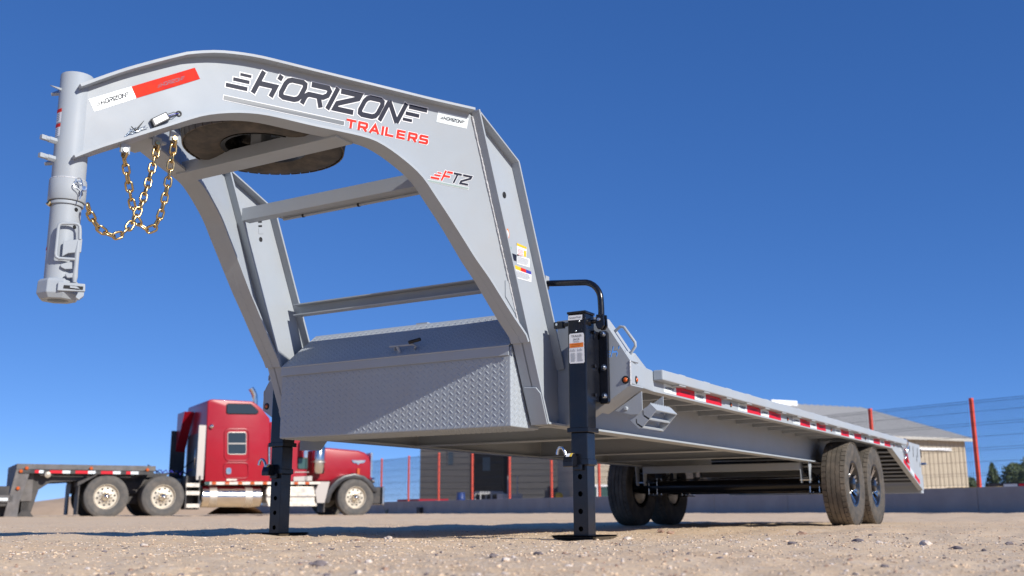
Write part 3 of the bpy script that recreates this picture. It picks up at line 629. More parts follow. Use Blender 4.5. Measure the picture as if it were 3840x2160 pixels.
    bp = mk('mount_plate', MB().prism([(cx+sg*.058, 4.905, .690), (cx+sg*.088, 4.905, .690), (cx+sg*.096, 4.905, .700), (cx+sg*.096, 4.905, 1.062), (cx+sg*.088, 4.905, 1.075), (cx+sg*.050, 4.905, 1.075), (cx+sg*.050, 4.905, .690)], (0, .026, 0)), b, J, bevel=.002)
    mk('mount_block', MB().box(cx-h+.004, cx+h-.004, cy+h, 4.930, .70, 1.07), b, J)
    for zc in (1.058, .880, .730):
        for (x, y) in ((cx + sg*.075, 4.905),):
            bo = MB().lathe([(.0001, .018), (.009, .018), (.013, .012), (.013, .003), (.017, .003), (.017, 0)], (x, y, zc), (0, -1, 0), 12); mk('bolt', bo, M['zinc'], bp, smooth=35)
        mk('bolt', MB().lathe([(.0001, .012), (.010, .012), (.010, 0)], (cx + sg*h, cy + .032, zc), (sg, 0, 0), 6), b, J)
    # gear shaft
    mk('shaft', MB().cyl((cx - .135, cy, 1.108), (cx + .135, cy, 1.108), .011, 12), b, J, smooth=40)
    mk('shaft_boss', MB().lathe([(.0001, .012), (.018, .012), (.021, 0)], (cx + h, cy, 1.108), (1, 0, 0), 14), b, J, smooth=40)
    mk('shaft_sleeve', MB().box(cx - .155, cx - .10, cy - .016, cy + .016, 1.090, 1.125), b, J, bevel=.003)
    mk('bolt', MB().lathe([(.0001, .006), (.007, .006), (.009, 0)], (cx - .135, cy - .016, 1.11), (0, -1, 0), 10), M['zinc'], J, smooth=40)
    if near:
        fy = cy - h - .0012
        mk('label', MB().prism([(cx-.040, fy, .890), (cx+.038, fy, .888), (cx+.043, fy, .894), (cx+.042, fy, 1.040), (cx+.036, fy, 1.046), (cx-.038, fy, 1.046), (cx-.043, fy, 1.040), (cx-.044, fy, .896)], (0, .0008, 0)), M['white'], J)
        fl = lambda a, b_: Vector((cx + a, fy - .001, b_))
        text_mesh('TRAILER', .0165, lambda a, b_: fl(a, 1.026 + b_), M['navy'], 'label_print', J); text_mesh('JACK', .0165, lambda a, b_: fl(a, 1.009 + b_), M['navy'], 'label_print', J)
        decal('label_band', M['orange'], J, fl, -.041, .039, .972, .995)
        pm = MB(); rows(pm, fl, -.018, .022, .998, 1.006, 2); rows(pm, fl, -.036, -.006, .898, .944, 10); rows(pm, fl, .002, .036, .898, .944, 10); rows(pm, fl, -.03, .03, .975, .992, 2, .2)
        for (xa, xb) in ((-.036, -.004), (.004, .036)):
            for k in range(4): pm.poly([fl(xa + .008*k, .950), fl(xa + .008*k + .003, .950), fl(xa + .008*k + .003, .966 - .004*(k % 2)), fl(xa + .008*k, .966 - .004*(k % 2))])
        mk('label_print', pm, M['print'], J, fix=False)
        gp_ = [(cx-.048, 1.118), (cx+.034, 1.115), (cx+.036, 1.141), (cx-.046, 1.143)]
        mk('grease_label', MB().poly([(x, fy, z) for x, z in gp_]), M['white'], J, fix=False)
        text_mesh('Grease Point', .0145, lambda a, b_: Vector((cx - .006 + a * .92, fy - .001, 1.125 + b_)), M['navy'], 'label_print', J)
        for (x, z) in ((cx + .016, 1.108), (cx - .004, 1.058)): mk('rivet', MB().lathe([(.0001, .003), (.004, .002), (.005, 0)], (x, cy - h, z), (0, -1, 0), 10), M['zinc'], J, smooth=50)
        # folded crank handle
        pts = [Vector((.872, 4.80, 1.345)), Vector((.98, 4.80, 1.335)), Vector((1.09, 4.80, 1.325))]
        for k in range(1, 8): a = math.pi/2 * k/7; pts.append(Vector((1.09 + .105*math.sin(a), 4.80, 1.220 + .105*math.cos(a))))
        pts += [Vector((1.197, 4.80, 1.17)), Vector((1.197, 4.80, 1.125))]
        cr = mk('crank_handle', MB().tube(pts, .0165, 14), b, J, smooth=50)
        mk('handle_clip', MB().box(.868, .880, 4.78, 4.82, 1.315, 1.385), G, J)
        mk('clevis', MB().prism([(1.178, 4.775, 1.14), (1.218, 4.775, 1.14), (1.222, 4.775, 1.08), (1.208, 4.775, 1.062), (1.186, 4.775, 1.062), (1.174, 4.775, 1.085)], (0, .014, 0)).prism([(1.178, 4.812, 1.14), (1.218, 4.812, 1.14), (1.222, 4.812, 1.08), (1.208, 4.812, 1.062), (1.186, 4.812, 1.062), (1.174, 4.812, 1.085)], (0, .014, 0)), b, cr, bevel=.003)
        mk('bolt', MB().lathe([(.0001, .012), (.008, .012), (.011, .006), (.011, 0)], (1.196, 4.775, 1.112), (0, -1, 0), 12), M['zinc'], cr, smooth=35)
    return J
JX = 1.079; JY = 4.797
jack(JX, JY, True); jack(-.985, JY, False)
# ---- bulkheads beside the risers, with steps and lamps
def lamp(name, c, n, lens, parent, r=.018):
    L_ = mk(name, MB().lathe([(.0001, .004), (r*.9, .004), (r*1.15, .002), (r*1.2, 0)], c, n, 20), M['rubberblack'], parent, smooth=40)
    mk('lens', MB().lathe([(.0001, r*.62), (r*.35, r*.55), (r*.62, r*.34), (r*.72, .003)], c, n, 20), lens, L_, smooth=60); return L_
for s in (1, -1):
    P = [(.863, .590), (.976, .594), (1.08, .655), (1.288, .782), (1.291, .911), (1.165, 1.104), (1.125, 1.160), (.863, 1.160)]
    pan = MB().prism([(x, 4.934, z) for x, z in P], (0, .010, 0))
    cut = MB(); fn = lambda a, b: Vector((1.175 + a*.052, 4.90, .938 + b*.055))
    for pts, w in (([(0.1, 0), (.42, 1)], .2), ([(.24, .47), (.86, .47)], .2), ([(.72, 0), (.85, .4)], .2), ([(.96, .7), (1.06, 1)], .2), ([(-1.1, .02), (0, .02)], .14), ([(-.75, .3), (.06, .3)], .12), ([(-.45, .55), (.1, .55)], .1)):
        fl_ = MB(); stroke(fl_, pts, w, fn); cut.prism([fl_.v[0], fl_.v[1], fl_.v[3], fl_.v[2]], (0, .08, 0))
    mp = pan.mesh('bulkhead', G); mc = cut.mesh('cutter', None)
    po = bpy.data.objects.new('p', mp); co = bpy.data.objects.new('c', mc); COL.objects.link(po); COL.objects.link(co)
    md = po.modifiers.new('b', 'BOOLEAN'); md.operation = 'DIFFERENCE'; md.object = co; md.solver = 'EXACT'; md.use_self = True
    bpy.context.view_layer.update(); me = bpy.data.meshes.new_from_object(po.evaluated_get(bpy.context.evaluated_depsgraph_get()))
    bpy.data.objects.remove(po); bpy.data.objects.remove(co)
    if s < 0:
        for v in me.vertices: v.co.x *= -1
        me.flip_normals()
    me.name = 'bulkhead'; bh = link('bulkhead', me, TR)
    for (a, b, dpt) in ((P[1], P[2], .08), (P[2], P[3], .16), (P[4], P[5], .10), (P[5], P[6], .10), (P[6], P[7], .10), (P[0], P[1], .06)):
        n_ = Vector((-(b[1]-a[1]), 0, b[0]-a[0])).normalized() * .008
        rim = MB().prism([(a[0], 4.945, a[1]), (b[0], 4.945, b[1]), (b[0], 4.945 + dpt, b[1]), (a[0], 4.945 + dpt, a[1])], n_); mk('edge_plate', mir(rim, s), G, bh)
    mk('corner_gusset', mir(MB().prism([(1.284, 4.95, .902), (1.246, 5.25, .902), (1.246, 5.24, .912), (1.266, 5.06, .965), (1.258, 4.95, .968)], (-.008, 0, 0)), s), G, bh)
    wv = MB(); wv.tube([(1.291, 4.935, z) for z in np.linspace(.785, .91, 26)], [.005 + random.uniform(-.0014, .0014) for _ in range(26)], 6)
    mk('weld_bead', mir(wv, s), M['weld'], bh, smooth=60)
    lamp('marker_lamp', (s*1.263, 4.934, .811), (0, -1, 0), M['amber'], bh); lamp('marker_lamp', (s*1.2785, 5.035, .820), (s, .127, 0), M['amber'], bh)
    hp = [(1.176, 5.0, 1.083), (1.215, 4.99, 1.105), (1.238, 4.985, 1.10), (1.300, 4.985, 1.012), (1.302, 4.985, .992), (1.262, 5.0, .952)]
    mk('grab_handle', mir(MB().tube(hp, .008, 10), s), G, bh, smooth=60)
    # step
    if s < 0: continue
    c5 = lambda x, y: (2300 + x/6.0375, 1400 + y/6.0375)
    sp = [ony(c5(*p), 5.02) for p in [(815, 700), (965, 850), (645, 1250), (570, 1250), (340, 1030), (440, 1020), (520, 960), (640, 830), (750, 762)]]
    stp = mk('step', mir(MB().prism(sp, (0, .006, 0)), s), G, TR, bevel=.0012)
    mk('side_plate', mir(MB().prism([p + Vector((0, .275, 0)) for p in sp[:4]] + [sp[3].lerp(sp[4], .3) + Vector((0, .275, 0)), sp[8] + Vector((0, .275, 0))], (0, .006, 0)), s), G, stp)
    a_, b_ = sp[0], sp[1]; nn_ = Vector((-(b_.z - a_.z), 0, b_.x - a_.x)).normalized()
    mk('tread', mir(MB().prism([a_, b_, b_ + Vector((0, .28, 0)), a_ + Vector((0, .28, 0))], nn_ * .006), s), G, stp)
    teeth = MB()
    for k in range(11): y = 5.03 + k*.024; teeth.prism([a_ + Vector((0, y - 5.02, 0)), a_ + Vector((0, y - 5.02 + .018, 0)), a_ + Vector((-.004, y - 5.02 + .020, .012))], (.005, 0, -.004))
    mk('tread_teeth', mir(teeth, s), G, stp)
    for f in (.5, .97):
        c_ = sp[1].lerp(sp[2], f); i_ = sp[0].lerp(sp[4], f * .62)
        mk('tread', mir(MB().prism([c_ + Vector((-.03, 0, .02)), c_, c_ + Vector((0, .28, 0)), c_ + Vector((-.03, .28, .02))], (.004, 0, .006)).prism([c_ + Vector((-.034, 0, .024)), c_ + Vector((-.034, 0, .048)), c_ + Vector((-.034, .28, .048)), c_ + Vector((-.034, .28, .024))], (.005, 0, 0)), s), G, stp)
    br1 = [ony(c5(*p), 5.01) for p in [(40, 850), (640, 405), (655, 820), (560, 930), (380, 930), (250, 895)]]
    mk('step_bracket', mir(MB().prism(br1, (0, .006, 0)), s), G, stp); mk('step_bracket', mir(MB().prism([p + Vector((0, .285, 0)) for p in br1], (0, .006, 0)), s), G, stp)
    mk('bolt', mir(MB().lathe([(.0001, .012), (.008, .012), (.011, .004), (.013, 0)], ony(c5(290, 800), 5.01), (0, -1, 0), 8), s), G, stp, smooth=30)
# ---- deck: side channels, rub rails, boards, cross members, main beams
YR0, YR1 = 5.36, 12.30
tape_px = [('w', 2490, 2537), ('r', 2537, 2606), ('w', 2606, 2648), ('r', 2648, 2707), ('w', 2769, 2803), ('r', 2803, 2854), ('w', 2854, 2885), ('r', 2885, 2930), ('w', 2975, 3002), ('r', 3002, 3039), ('w', 3039, 3064), ('r', 3064, 3098),
           ('w', 3134, 3155), ('r', 3155, 3185), ('w', 3185, 3205), ('r', 3205, 3231), ('w', 3261, 3277), ('r', 3277, 3301), ('w', 3301, 3318), ('r', 3318, 3340)]
lamp_px = [2742, 2955, 3118, 3247, 3353]
def chan_y(px): return onx((px, 1471 + (px - 2490) * .247), 1.236).y
RAIL0 = MB().box(.0, .06, YR0, YR1, .853, .911)
for s in (1, -1):
    ch = mk('side_channel', mir(MB().box(1.226, 1.234, 5.30, 11.9, .792, .905).box(1.17, 1.226, 5.30, 11.9, .792, .800), s), G, TR, bevel=.002)
    mk('front_corner', mir(MB().prism([(1.17, 4.946, .790), (1.2895, 4.946, .790), (1.238, 5.352, .790), (1.17, 5.352, .790)], (0, 0, .119)), s), G, ch, bevel=.006)
    rr = mk('rub_rail', mir(MB().box(1.2345, 1.2945, YR0, YR1, .853, .911), s), G, ch, bevel=.007)
    for k in range(17): mk('stake_pocket', mir(MB().box(1.238, 1.288, 5.62 + k*.40, 5.72 + k*.40, .846, .915), s), G, rr, bevel=.003)
    if s > 0:
        for i, (c_, a_, b_) in enumerate(tape_px):
            ya, yb = chan_y(a_), chan_y(b_)
            tp = mk('reflective_tape', MB().box(1.2342, 1.2352, ya + .001, yb - .001, .803, .853), M['tape_white' if c_ == 'w' else 'tape_red'], ch)
            wmk = MB(); sc = (yb - ya) * (.078 if c_ == 'w' else .055); wordmark(wmk, lambda a, b: Vector((1.2360, ya + (yb - ya)*(.17 if c_ == 'w' else .28) + a*sc, .823 + b*.015))); mk('tape_print', wmk, M['navy' if c_ == 'w' else 'tape_dark'], tp, fix=False)
        for px in lamp_px: lamp('marker_lamp', (1.2345, chan_y(px), .826), (1, 0, 0), M['amber'] if px < 3300 else M['redlens'], ch, .014)
    bm_ = MB().box(WX-.005, WX+.005, 4.94, 11.9, .597, .876); mb2 = mk('main_beam', mir(bm_, s), G, TR)
    mk('bottom_flange', mir(MB().box(FX0, FX1, 4.75, 11.9, .585, .597), s), G, mb2, bevel=.002); mk('top_flange', mir(MB().box(FX0, FX1, 4.96, 11.9, .876, .884), s), G, mb2)
nb = 14; bw = 2.44 / nb
BOARD = MB().box(-bw/2 + .003, bw/2 - .003, 5.06, 11.88, .885, .906).mesh('deck_board', M['wood'], bevel=.002)
for k in range(nb): link('deck_board', BOARD, TR, loc=(-1.22 + bw*(k + .5), 0, 0))
CM = MB().box(-1.168, 1.168, 0, .005, .800, .880).box(-1.168, 1.168, .005, .045, .800, .806).mesh('cross_member', G)
for k in range(17): link('cross_member', CM, TR, loc=(0, 5.42 + k*.40, 0))
for k in range(17):
    if k % 2 == 0: continue
for (y, z0, z1) in ((5.95, .590, .73), (7.70, .590, .73), (9.0, .600, .72)):
    mk('cross_beam', MB().box(-.80, .80, y, y + .006, z0, z1).box(-.80, .80, y + .006, y + .07, z0, z0 + .008).box(-.80, .80, y - .04, y, z0, z0 + .006), G, TR)
mk('front_cross_beam', MB().box(-.848, .848, 4.95, 5.01, .590, .70), G, TR)
mk('belly_plate', MB().box(-.84, .84, 4.935, 5.95, .712, .718), G, TR)
# wheels ----------------------------------------------------------------
WR, WW, RR = .392, .235, .205
def make_wheel():
    rim = MB().lathe([(.185, -.095), (.207, -.100), (.207, -.085), (.190, -.075), (.180, -.02), (.178, .06), (.195, .085), (.212, .092), (.212, .100), (.198, .098), (.186, .080), (.150, .030), (.140, .020), (.001, .018), (.001, -.03), (.150, -.02), (.172, -.03), (.185, -.095)], (0, 0, 0), (1, 0, 0), 40)
    parts = {'wheel': (rim.mesh('wheel', M['rimblack'], smooth=35), None)}
    prof = [(.204, -.092), (.225, -.102), (.270, -.112), (.320, -.1175), (.352, -.112), (.372, -.104), (.3805, -.094), (.3805, .094), (.372, .104), (.352, .112), (.320, .1175), (.300, .1170), (.297, .1185), (.270, .115), (.225, .104), (.204, .094)]
    parts['tyre'] = (MB().lathe(prof, (0, 0, 0), (1, 0, 0), 72).mesh('tyre', M['tyre'], smooth=40), 'wheel')
    tr = MB(); N = 352
    def rib(a0, a1, r_, zig0, zig1, period, gap, rsh=0):
        for k in range(N):
            if gap and k % period == 0: continue
            vs = []
            for q in (k, k + 1):
                t = 2*math.pi*q/N; z = (1 if (q // 4) % 2 else -1)
                x0 = a0 + zig0*z; x1 = a1 + zig1*z
                for (x, r1) in ((x0, .379), (x0, r_ - (rsh if a0 < 0 and rsh else 0)), (x1, r_ - (rsh if a0 > 0 and rsh else 0)), (x1, .379)):
                    vs.append((x, r1*math.cos(t), r1*math.sin(t)))
            fs = [(0, 1, 5, 4), (1, 2, 6, 5), (2, 3, 7, 6)]
            if gap and (k - 1) % period == 0: fs.append((0, 1, 2, 3))
            if gap and (k + 1) % period == 0: fs.append((4, 7, 6, 5))
            tr.add(vs, fs)
    rib(-.106, -.0635, WR - .001, 0, .0012, 8, True, .006); rib(-.0585, -.0235, WR, .0012, .0012, 8, False); rib(-.0185, .0185, WR, .0012, .0012, 8, False); rib(.0235, .0585, WR, .0012, .0012, 8, False); rib(.0635, .106, WR - .001, .0012, 0, 8, True, .006)
    parts['tread'] = (tr.mesh('tread', M['tread'], fix=False), 'wheel')
    sp = MB(); mf = MB()
    for k in range(8):
        a = 2*math.pi*k/8
        for d_ in (-.12, .12):
            u = Vector((0, math.cos(a), math.sin(a))); v = Vector((0, -math.sin(a), math.cos(a))); u2 = Vector((0, math.cos(a + d_), math.sin(a + d_))); v2 = Vector((0, -math.sin(a + d_), math.cos(a + d_)))
            i0 = u*.060 + Vector((.045, 0, 0)); o0 = u2*.190 + Vector((.082, 0, 0)); hw0, hw1 = .010, .013
            sp.hexa([i0 - v*hw0, i0 + v*hw0, i0 + v*hw0 + Vector((-.03, 0, 0)), i0 - v*hw0 + Vector((-.03, 0, 0))], [o0 - v2*hw1, o0 + v2*hw1, o0 + v2*hw1 + Vector((-.03, 0, 0)), o0 - v2*hw1 + Vector((-.03, 0, 0))])
            e = Vector((.0008, 0, 0)); mf.poly([i0 - v*hw0*.8 + e, o0 - v2*hw1*.85 + e, o0 + v2*hw1*.85 + e, i0 + v*hw0*.8 + e])
    parts['spokes'] = (sp.mesh('spokes', M['rimblack'], bevel=.002), 'wheel'); parts['machined_faces'] = (mf.mesh('machined_faces', M['machined'], fix=False), 'wheel')
    parts['hub_cap'] = (MB().lathe([(.062, .018), (.062, .085), (.056, .098), (.035, .104), (.001, .105)], (0, 0, 0), (1, 0, 0), 24).mesh('hub_cap', M['rimblack'], smooth=40), 'wheel')
    ln_ = MB()
    for k in range(8): a = 2*math.pi*(k + .5)/8; ln_.lathe([(.010, .03), (.010, .058), (.004, .064), (.0001, .064)], (0, .085*math.cos(a), .085*math.sin(a)), (1, 0, 0), 6)
    parts['lug_nuts'] = (ln_.mesh('lug_nuts', M['zinc']), 'wheel')
    parts['brake_drum'] = (MB().lathe([(.001, -.10), (.06, -.10), (.165, -.085), (.170, -.02), (.001, -.02)], (0, 0, 0), (1, 0, 0), 28).mesh('brake_drum', M['black'], smooth=40), 'wheel')
    return parts
WH = make_wheel()
def put_wheel(name, mw, drum=True):
    w = link(name, WH['wheel'][0], TR); w.matrix_basis = mw; w.matrix_parent_inverse = INV[TR]
    for k, (me, p) in WH.items():
        if p and (drum or k != 'brake_drum'):
            c = link(k, me, w)
            if k in ('lug_nuts', 'tread', 'machined_faces', 'spokes'): c['kind'] = 'stuff'
    return w
YA, YB = 10.15, 11.05
for (y, r_) in ((YA, .3), (YB, 1.1)):
    put_wheel('wheel', Matrix.Translation((1.085, y, WR - .004)) @ Matrix.Rotation(r_, 4, 'X'))
    put_wheel('wheel', Matrix.Translation((-1.085, y, WR - .004)) @ Matrix.Rotation(math.pi, 4, 'Z') @ Matrix.Rotation(r_, 4, 'X'))
put_wheel('spare_wheel', Matrix.Translation((.02, 3.515, 1.978)) @ Matrix.Rotation(-math.pi/2, 4, 'Y') @ Matrix.Rotation(.4, 4, 'X'), False)
mk('spare_post', MB().box(-.035, .035, 3.475, 3.545, 1.834, 2.02), G, TR, bevel=.004)
for y in (YA, YB):
    ax = mk('axle', MB().cyl((-.99, y, .385), (.99, y, .385), .0635, 20), M['black'], TR, smooth=40)
    for s in (1, -1):
        mk('axle_seat', MB().box(s*.83 - .05, s*.83 + .05, y - .07, y + .07, .44, .46), M['black'], ax)
        ub = MB()
        for dy in (-.055, .055):
            for dx in (-.045, .045): ub.cyl((s*.83 + dx, y + dy, .30), (s*.83 + dx, y + dy, .475), .007, 8)
        mk('u_bolts', ub, M['zinc'], ax, smooth=40); mk('spring_plate', MB().box(s*.83 - .055, s*.83 + .055, y - .075, y + .075, .300, .312), M['black'], ax)
for s in (1, -1):
    for (ya, yb) in ((YA - .33, YA + .35), (YB - .35, YB + .33)):
        lf_ = MB()
        for k in range(5):
            f = 1 - k*.16; yc_ = (ya + yb)/2; n = 9; z0 = .462 - .011*k
            pts = [(yc_ + (t/(n-1) - .5)*(yb - ya)*f, z0 + .05*((t/(n-1)*2 - 1)*f)**2) for t in range(n)]
            lf_.add([(s*.83 + dx, y, z + dz) for (y, z) in pts for dx, dz in ((-.03, 0), (.03, 0), (.03, .009), (-.03, .009))], [(4*i+q, 4*i+(q+1) % 4, 4*i+4+(q+1) % 4, 4*i+4+q) for i in range(n-1) for q in range(4)] + [(0, 1, 2, 3), tuple(4*(n-1)+q for q in (3, 2, 1, 0))])
        mk('leaf_spring', lf_, M['black'], TR)
    for (y, zz) in ((YA - .34, .395), ((YA + YB)/2, .40), (YB + .34, .395)):
        hg = MB()
        for dx in (-.043, .037): hg.prism([(s*.83 + dx, y - .05, .585), (s*.83 + dx, y + .05, .585), (s*.83 + dx, y + .028, zz), (s*.83 + dx, y - .028, zz)], (.006, 0, 0))
        mk('spring_hanger', hg, G, TR)
        mk('bolt', MB().cyl((s*.83 - .055, y, zz + .03), (s*.83 + .055, y, zz + .03), .012, 10), M['zinc'], TR, smooth=40)
mk('hanger_cross_tube', MB().box(-.785, .785, YA - .39, YA - .33, .512, .582), G, TR, bevel=.004)
mk('hanger_cross_tube', MB().box(-.785, .785, YB + .32, YB + .38, .512, .582), G, TR, bevel=.004)
bl = mk('brake_line', MB().tube([(-.7, YA - .07, .46), (-.2, YA - .075, .455), (.3, YA - .075, .452), (.7, YA - .07, .46)], .006, 8), M['rubberblack'], TR, smooth=60)
# ---- sloping tail with bars, ramp and bumper
for s in (1, -1):
    sd2 = mk('tail_side', mir(MB().prism([(1.175, 11.79, .783), (1.175, 13.40, .375), (1.175, 13.46, .385), (1.175, 13.46, .55), (1.175, 12.30, .880), (1.175, 12.30, .911), (1.175, 11.79, .911)], (.058, 0, 0)), s), G, TR, bevel=.003)
    rp = MB().prism([(1.216, 12.31, .918), (1.216, 13.44, .913), (1.216, 13.44, .548), (1.216, 12.31, .872)], (.010, 0, 0))
    ramp = mk('ramp_side', mir(rp, s), G, TR)
    if s > 0:
        for k, (px, py, hh) in enumerate([(882, 430, 42), (952, 490, 75), (1033, 505, 65), (1020, 620, 48), (1085, 740, 35)]):
            u = onx((3240 + px/5.175, 1600 + py/5.175), 1.2262); zz = hh/5.175*u.y/3900*1.25
            mk('slot', MB().prism([(1.2264, u.y - .018, u.z - zz), (1.2264, u.y + .012, u.z - zz), (1.2264, u.y + .03, u.z + zz), (1.2264, u.y, u.z + zz)], (.0004, 0, 0)), M['hole'], ramp)
        hx_ = onx((3240 + 1105/5.175, 1600 + 520/5.175), 1.2262); mk('slot', MB().box(1.2264, 1.2268, hx_.y - .035, hx_.y + .035, hx_.z - .05, hx_.z + .05), M['hole'], ramp)
        pv = onx((3240 + 1155/5.175, 1600 + 725/5.175), 1.225); mk('ramp_pin', MB().cyl(pv + Vector((-.05, 0, 0)), pv + Vector((.03, 0, 0)), .016, 10), M['zinc'], ramp, smooth=40)
        for (a_, b_, c_) in ((12.35, 12.68, 'r'), (12.68, 12.92, 'w'), (12.92, 13.22, 'r')):
            zl = lambda y: .783 - (y - 11.79)*.2534
            mk('reflective_tape', MB().prism([(1.2335, a_, zl(a_) + .02), (1.2335, b_, zl(b_) + .02), (1.2335, b_, zl(b_) + .07), (1.2335, a_, zl(a_) + .07)], (.0008, 0, 0)), M['tape_white' if c_ == 'w' else 'tape_red'], sd2)
        # spring latch and wiring at the hinge of the tail
        lt = mk('tail_latch', MB().tube([(1.245, 12.28, .90), (1.265, 12.33, .915), (1.275, 12.42, .89), (1.27, 12.44, .82), (1.255, 12.40, .77)], .016, 8), M['zinc'], TR, smooth=60)
        mk('latch_spring', MB().tube([(1.255 + .02*math.cos(k*.9), 12.28 + k*.004, .86 - k*.004 + .02*math.sin(k*.9)) for k in range(40)], .004, 5), M['zinc'], lt, smooth=60)
        mk('lever', MB().prism([(1.245, 12.36, .83), (1.245, 12.44, .81), (1.245, 12.55, .66), (1.245, 12.47, .67)], (.014, 0, 0)), M['tape_red'], lt)
for k in range(10):
    y = 11.92 + k*.15; z = .84 - (y - 11.79)*.2534
    mk('tail_bar', MB().box(-1.174, 1.174, y, y + .072, z - .05, z - .036), G, TR)
mk('tail_gap_backing', MB().prism([(-1.174, 11.90, .848), (1.174, 11.90, .848), (1.174, 13.44, .458), (-1.174, 13.44, .458)], (0, 0, .006)), M['black'], TR)  # black sheet added above the bars so the gaps between them look shaded
for k_ in (1,):
    pl_ = mk('hanging_plate', MB().prism([(-1.02, 4.99, .590), (-.80, 4.99, .590), (-.80, 4.99, .575), (-.85, 4.99, .520), (-1.02, 4.99, .525)], (0, .006, 0)), G, TR)
bp_ = mk('bumper', MB().box(-1.19, 1.19, 13.462, 13.49, .345, .495).box(-1.19, 1.19, 13.49, 13.60, .345, .353), G, TR, bevel=.003)
mk('bumper_end', MB().box(1.19, 1.20, 13.462, 13.62, .343, .497), G, bp_); mk('bumper_end', MB().box(-1.20, -1.19, 13.462, 13.62, .343, .497), G, bp_)
mk('tail_lamp', MB().box(.95, 1.10, 13.601, 13.61, .39, .45), M['redlens'], bp_)
for (a_, b_) in ((.62, .74), (.75, .90), (.90, 1.03)):
    pass
# ================================================================== GROUND
_wv = [(rng.uniform(0, 2*math.pi), l, rng.uniform(0, 6.28), a) for l, a, n in ((5.0, .0035, 4), (1.6, .0022, 6), (.6, .0016, 8), (.22, .0009, 10), (.09, .0005, 10)) for _ in range(n)]
def ground_h(x, y):
    x = np.asarray(x, float); y = np.asarray(y, float)
    d = np.hypot(x - 0.5, y - 7.5); t = np.clip((d - 9) / 14, 0, 1); h = .085 * t*t*(3 - 2*t)
    for (a, l, p, am) in _wv: h = h + am * np.sin((x*math.cos(a) + y*math.sin(a)) * 2*math.pi/l + p) * (1 + .6*np.sin(x*.7/l + y*.45/l))
    return h
def np_mesh(name, V, F, mats, mi=None, smooth=True):
    me = bpy.data.meshes.new(name); V = np.asarray(V, np.float32); F = np.asarray(F, np.int32); k = F.shape[1]
    me.vertices.add(len(V)); me.vertices.foreach_set('co', V.ravel()); me.loops.add(F.size); me.loops.foreach_set('vertex_index', F.ravel())
    me.polygons.add(len(F)); me.polygons.foreach_set('loop_start', np.arange(0, F.size, k, dtype=np.int32))
    for m in mats: me.materials.append(m)
    if mi is not None: me.polygons.foreach_set('material_index', np.asarray(mi, np.int32))
    me.polygons.foreach_set('use_smooth', np.full(len(F), smooth)); me.update(calc_edges=True); me.validate(); return me
fwd = math.degrees(math.atan2(r2.y, r2.x))
angs = np.concatenate([np.arange(fwd - 48, fwd + 48, .22), np.arange(fwd + 48, fwd + 312, 3.0)]); angs = np.radians(angs)
rad = [.35]
while rad[-1] < 900: rad.append(rad[-1] * 1.0205 + .002)
rad = np.array(rad); na, nr = len(angs), len(rad)
gx = CAM.x + rad[:, None]*np.cos(angs)[None]; gy = CAM.y + rad[:, None]*np.sin(angs)[None]; gz = ground_h(gx, gy)
V = np.stack([gx, gy, gz], -1).reshape(-1, 3); ii, jj = np.meshgrid(np.arange(nr-1), np.arange(na), indexing='ij'); j2 = (jj + 1) % na
F = np.stack([ii*na + jj, (ii+1)*na + jj, (ii+1)*na + j2, ii*na + j2], -1).reshape(-1, 4)
c_i = len(V); V = np.vstack([V, [[CAM.x, CAM.y, ground_h(CAM.x, CAM.y)]]])
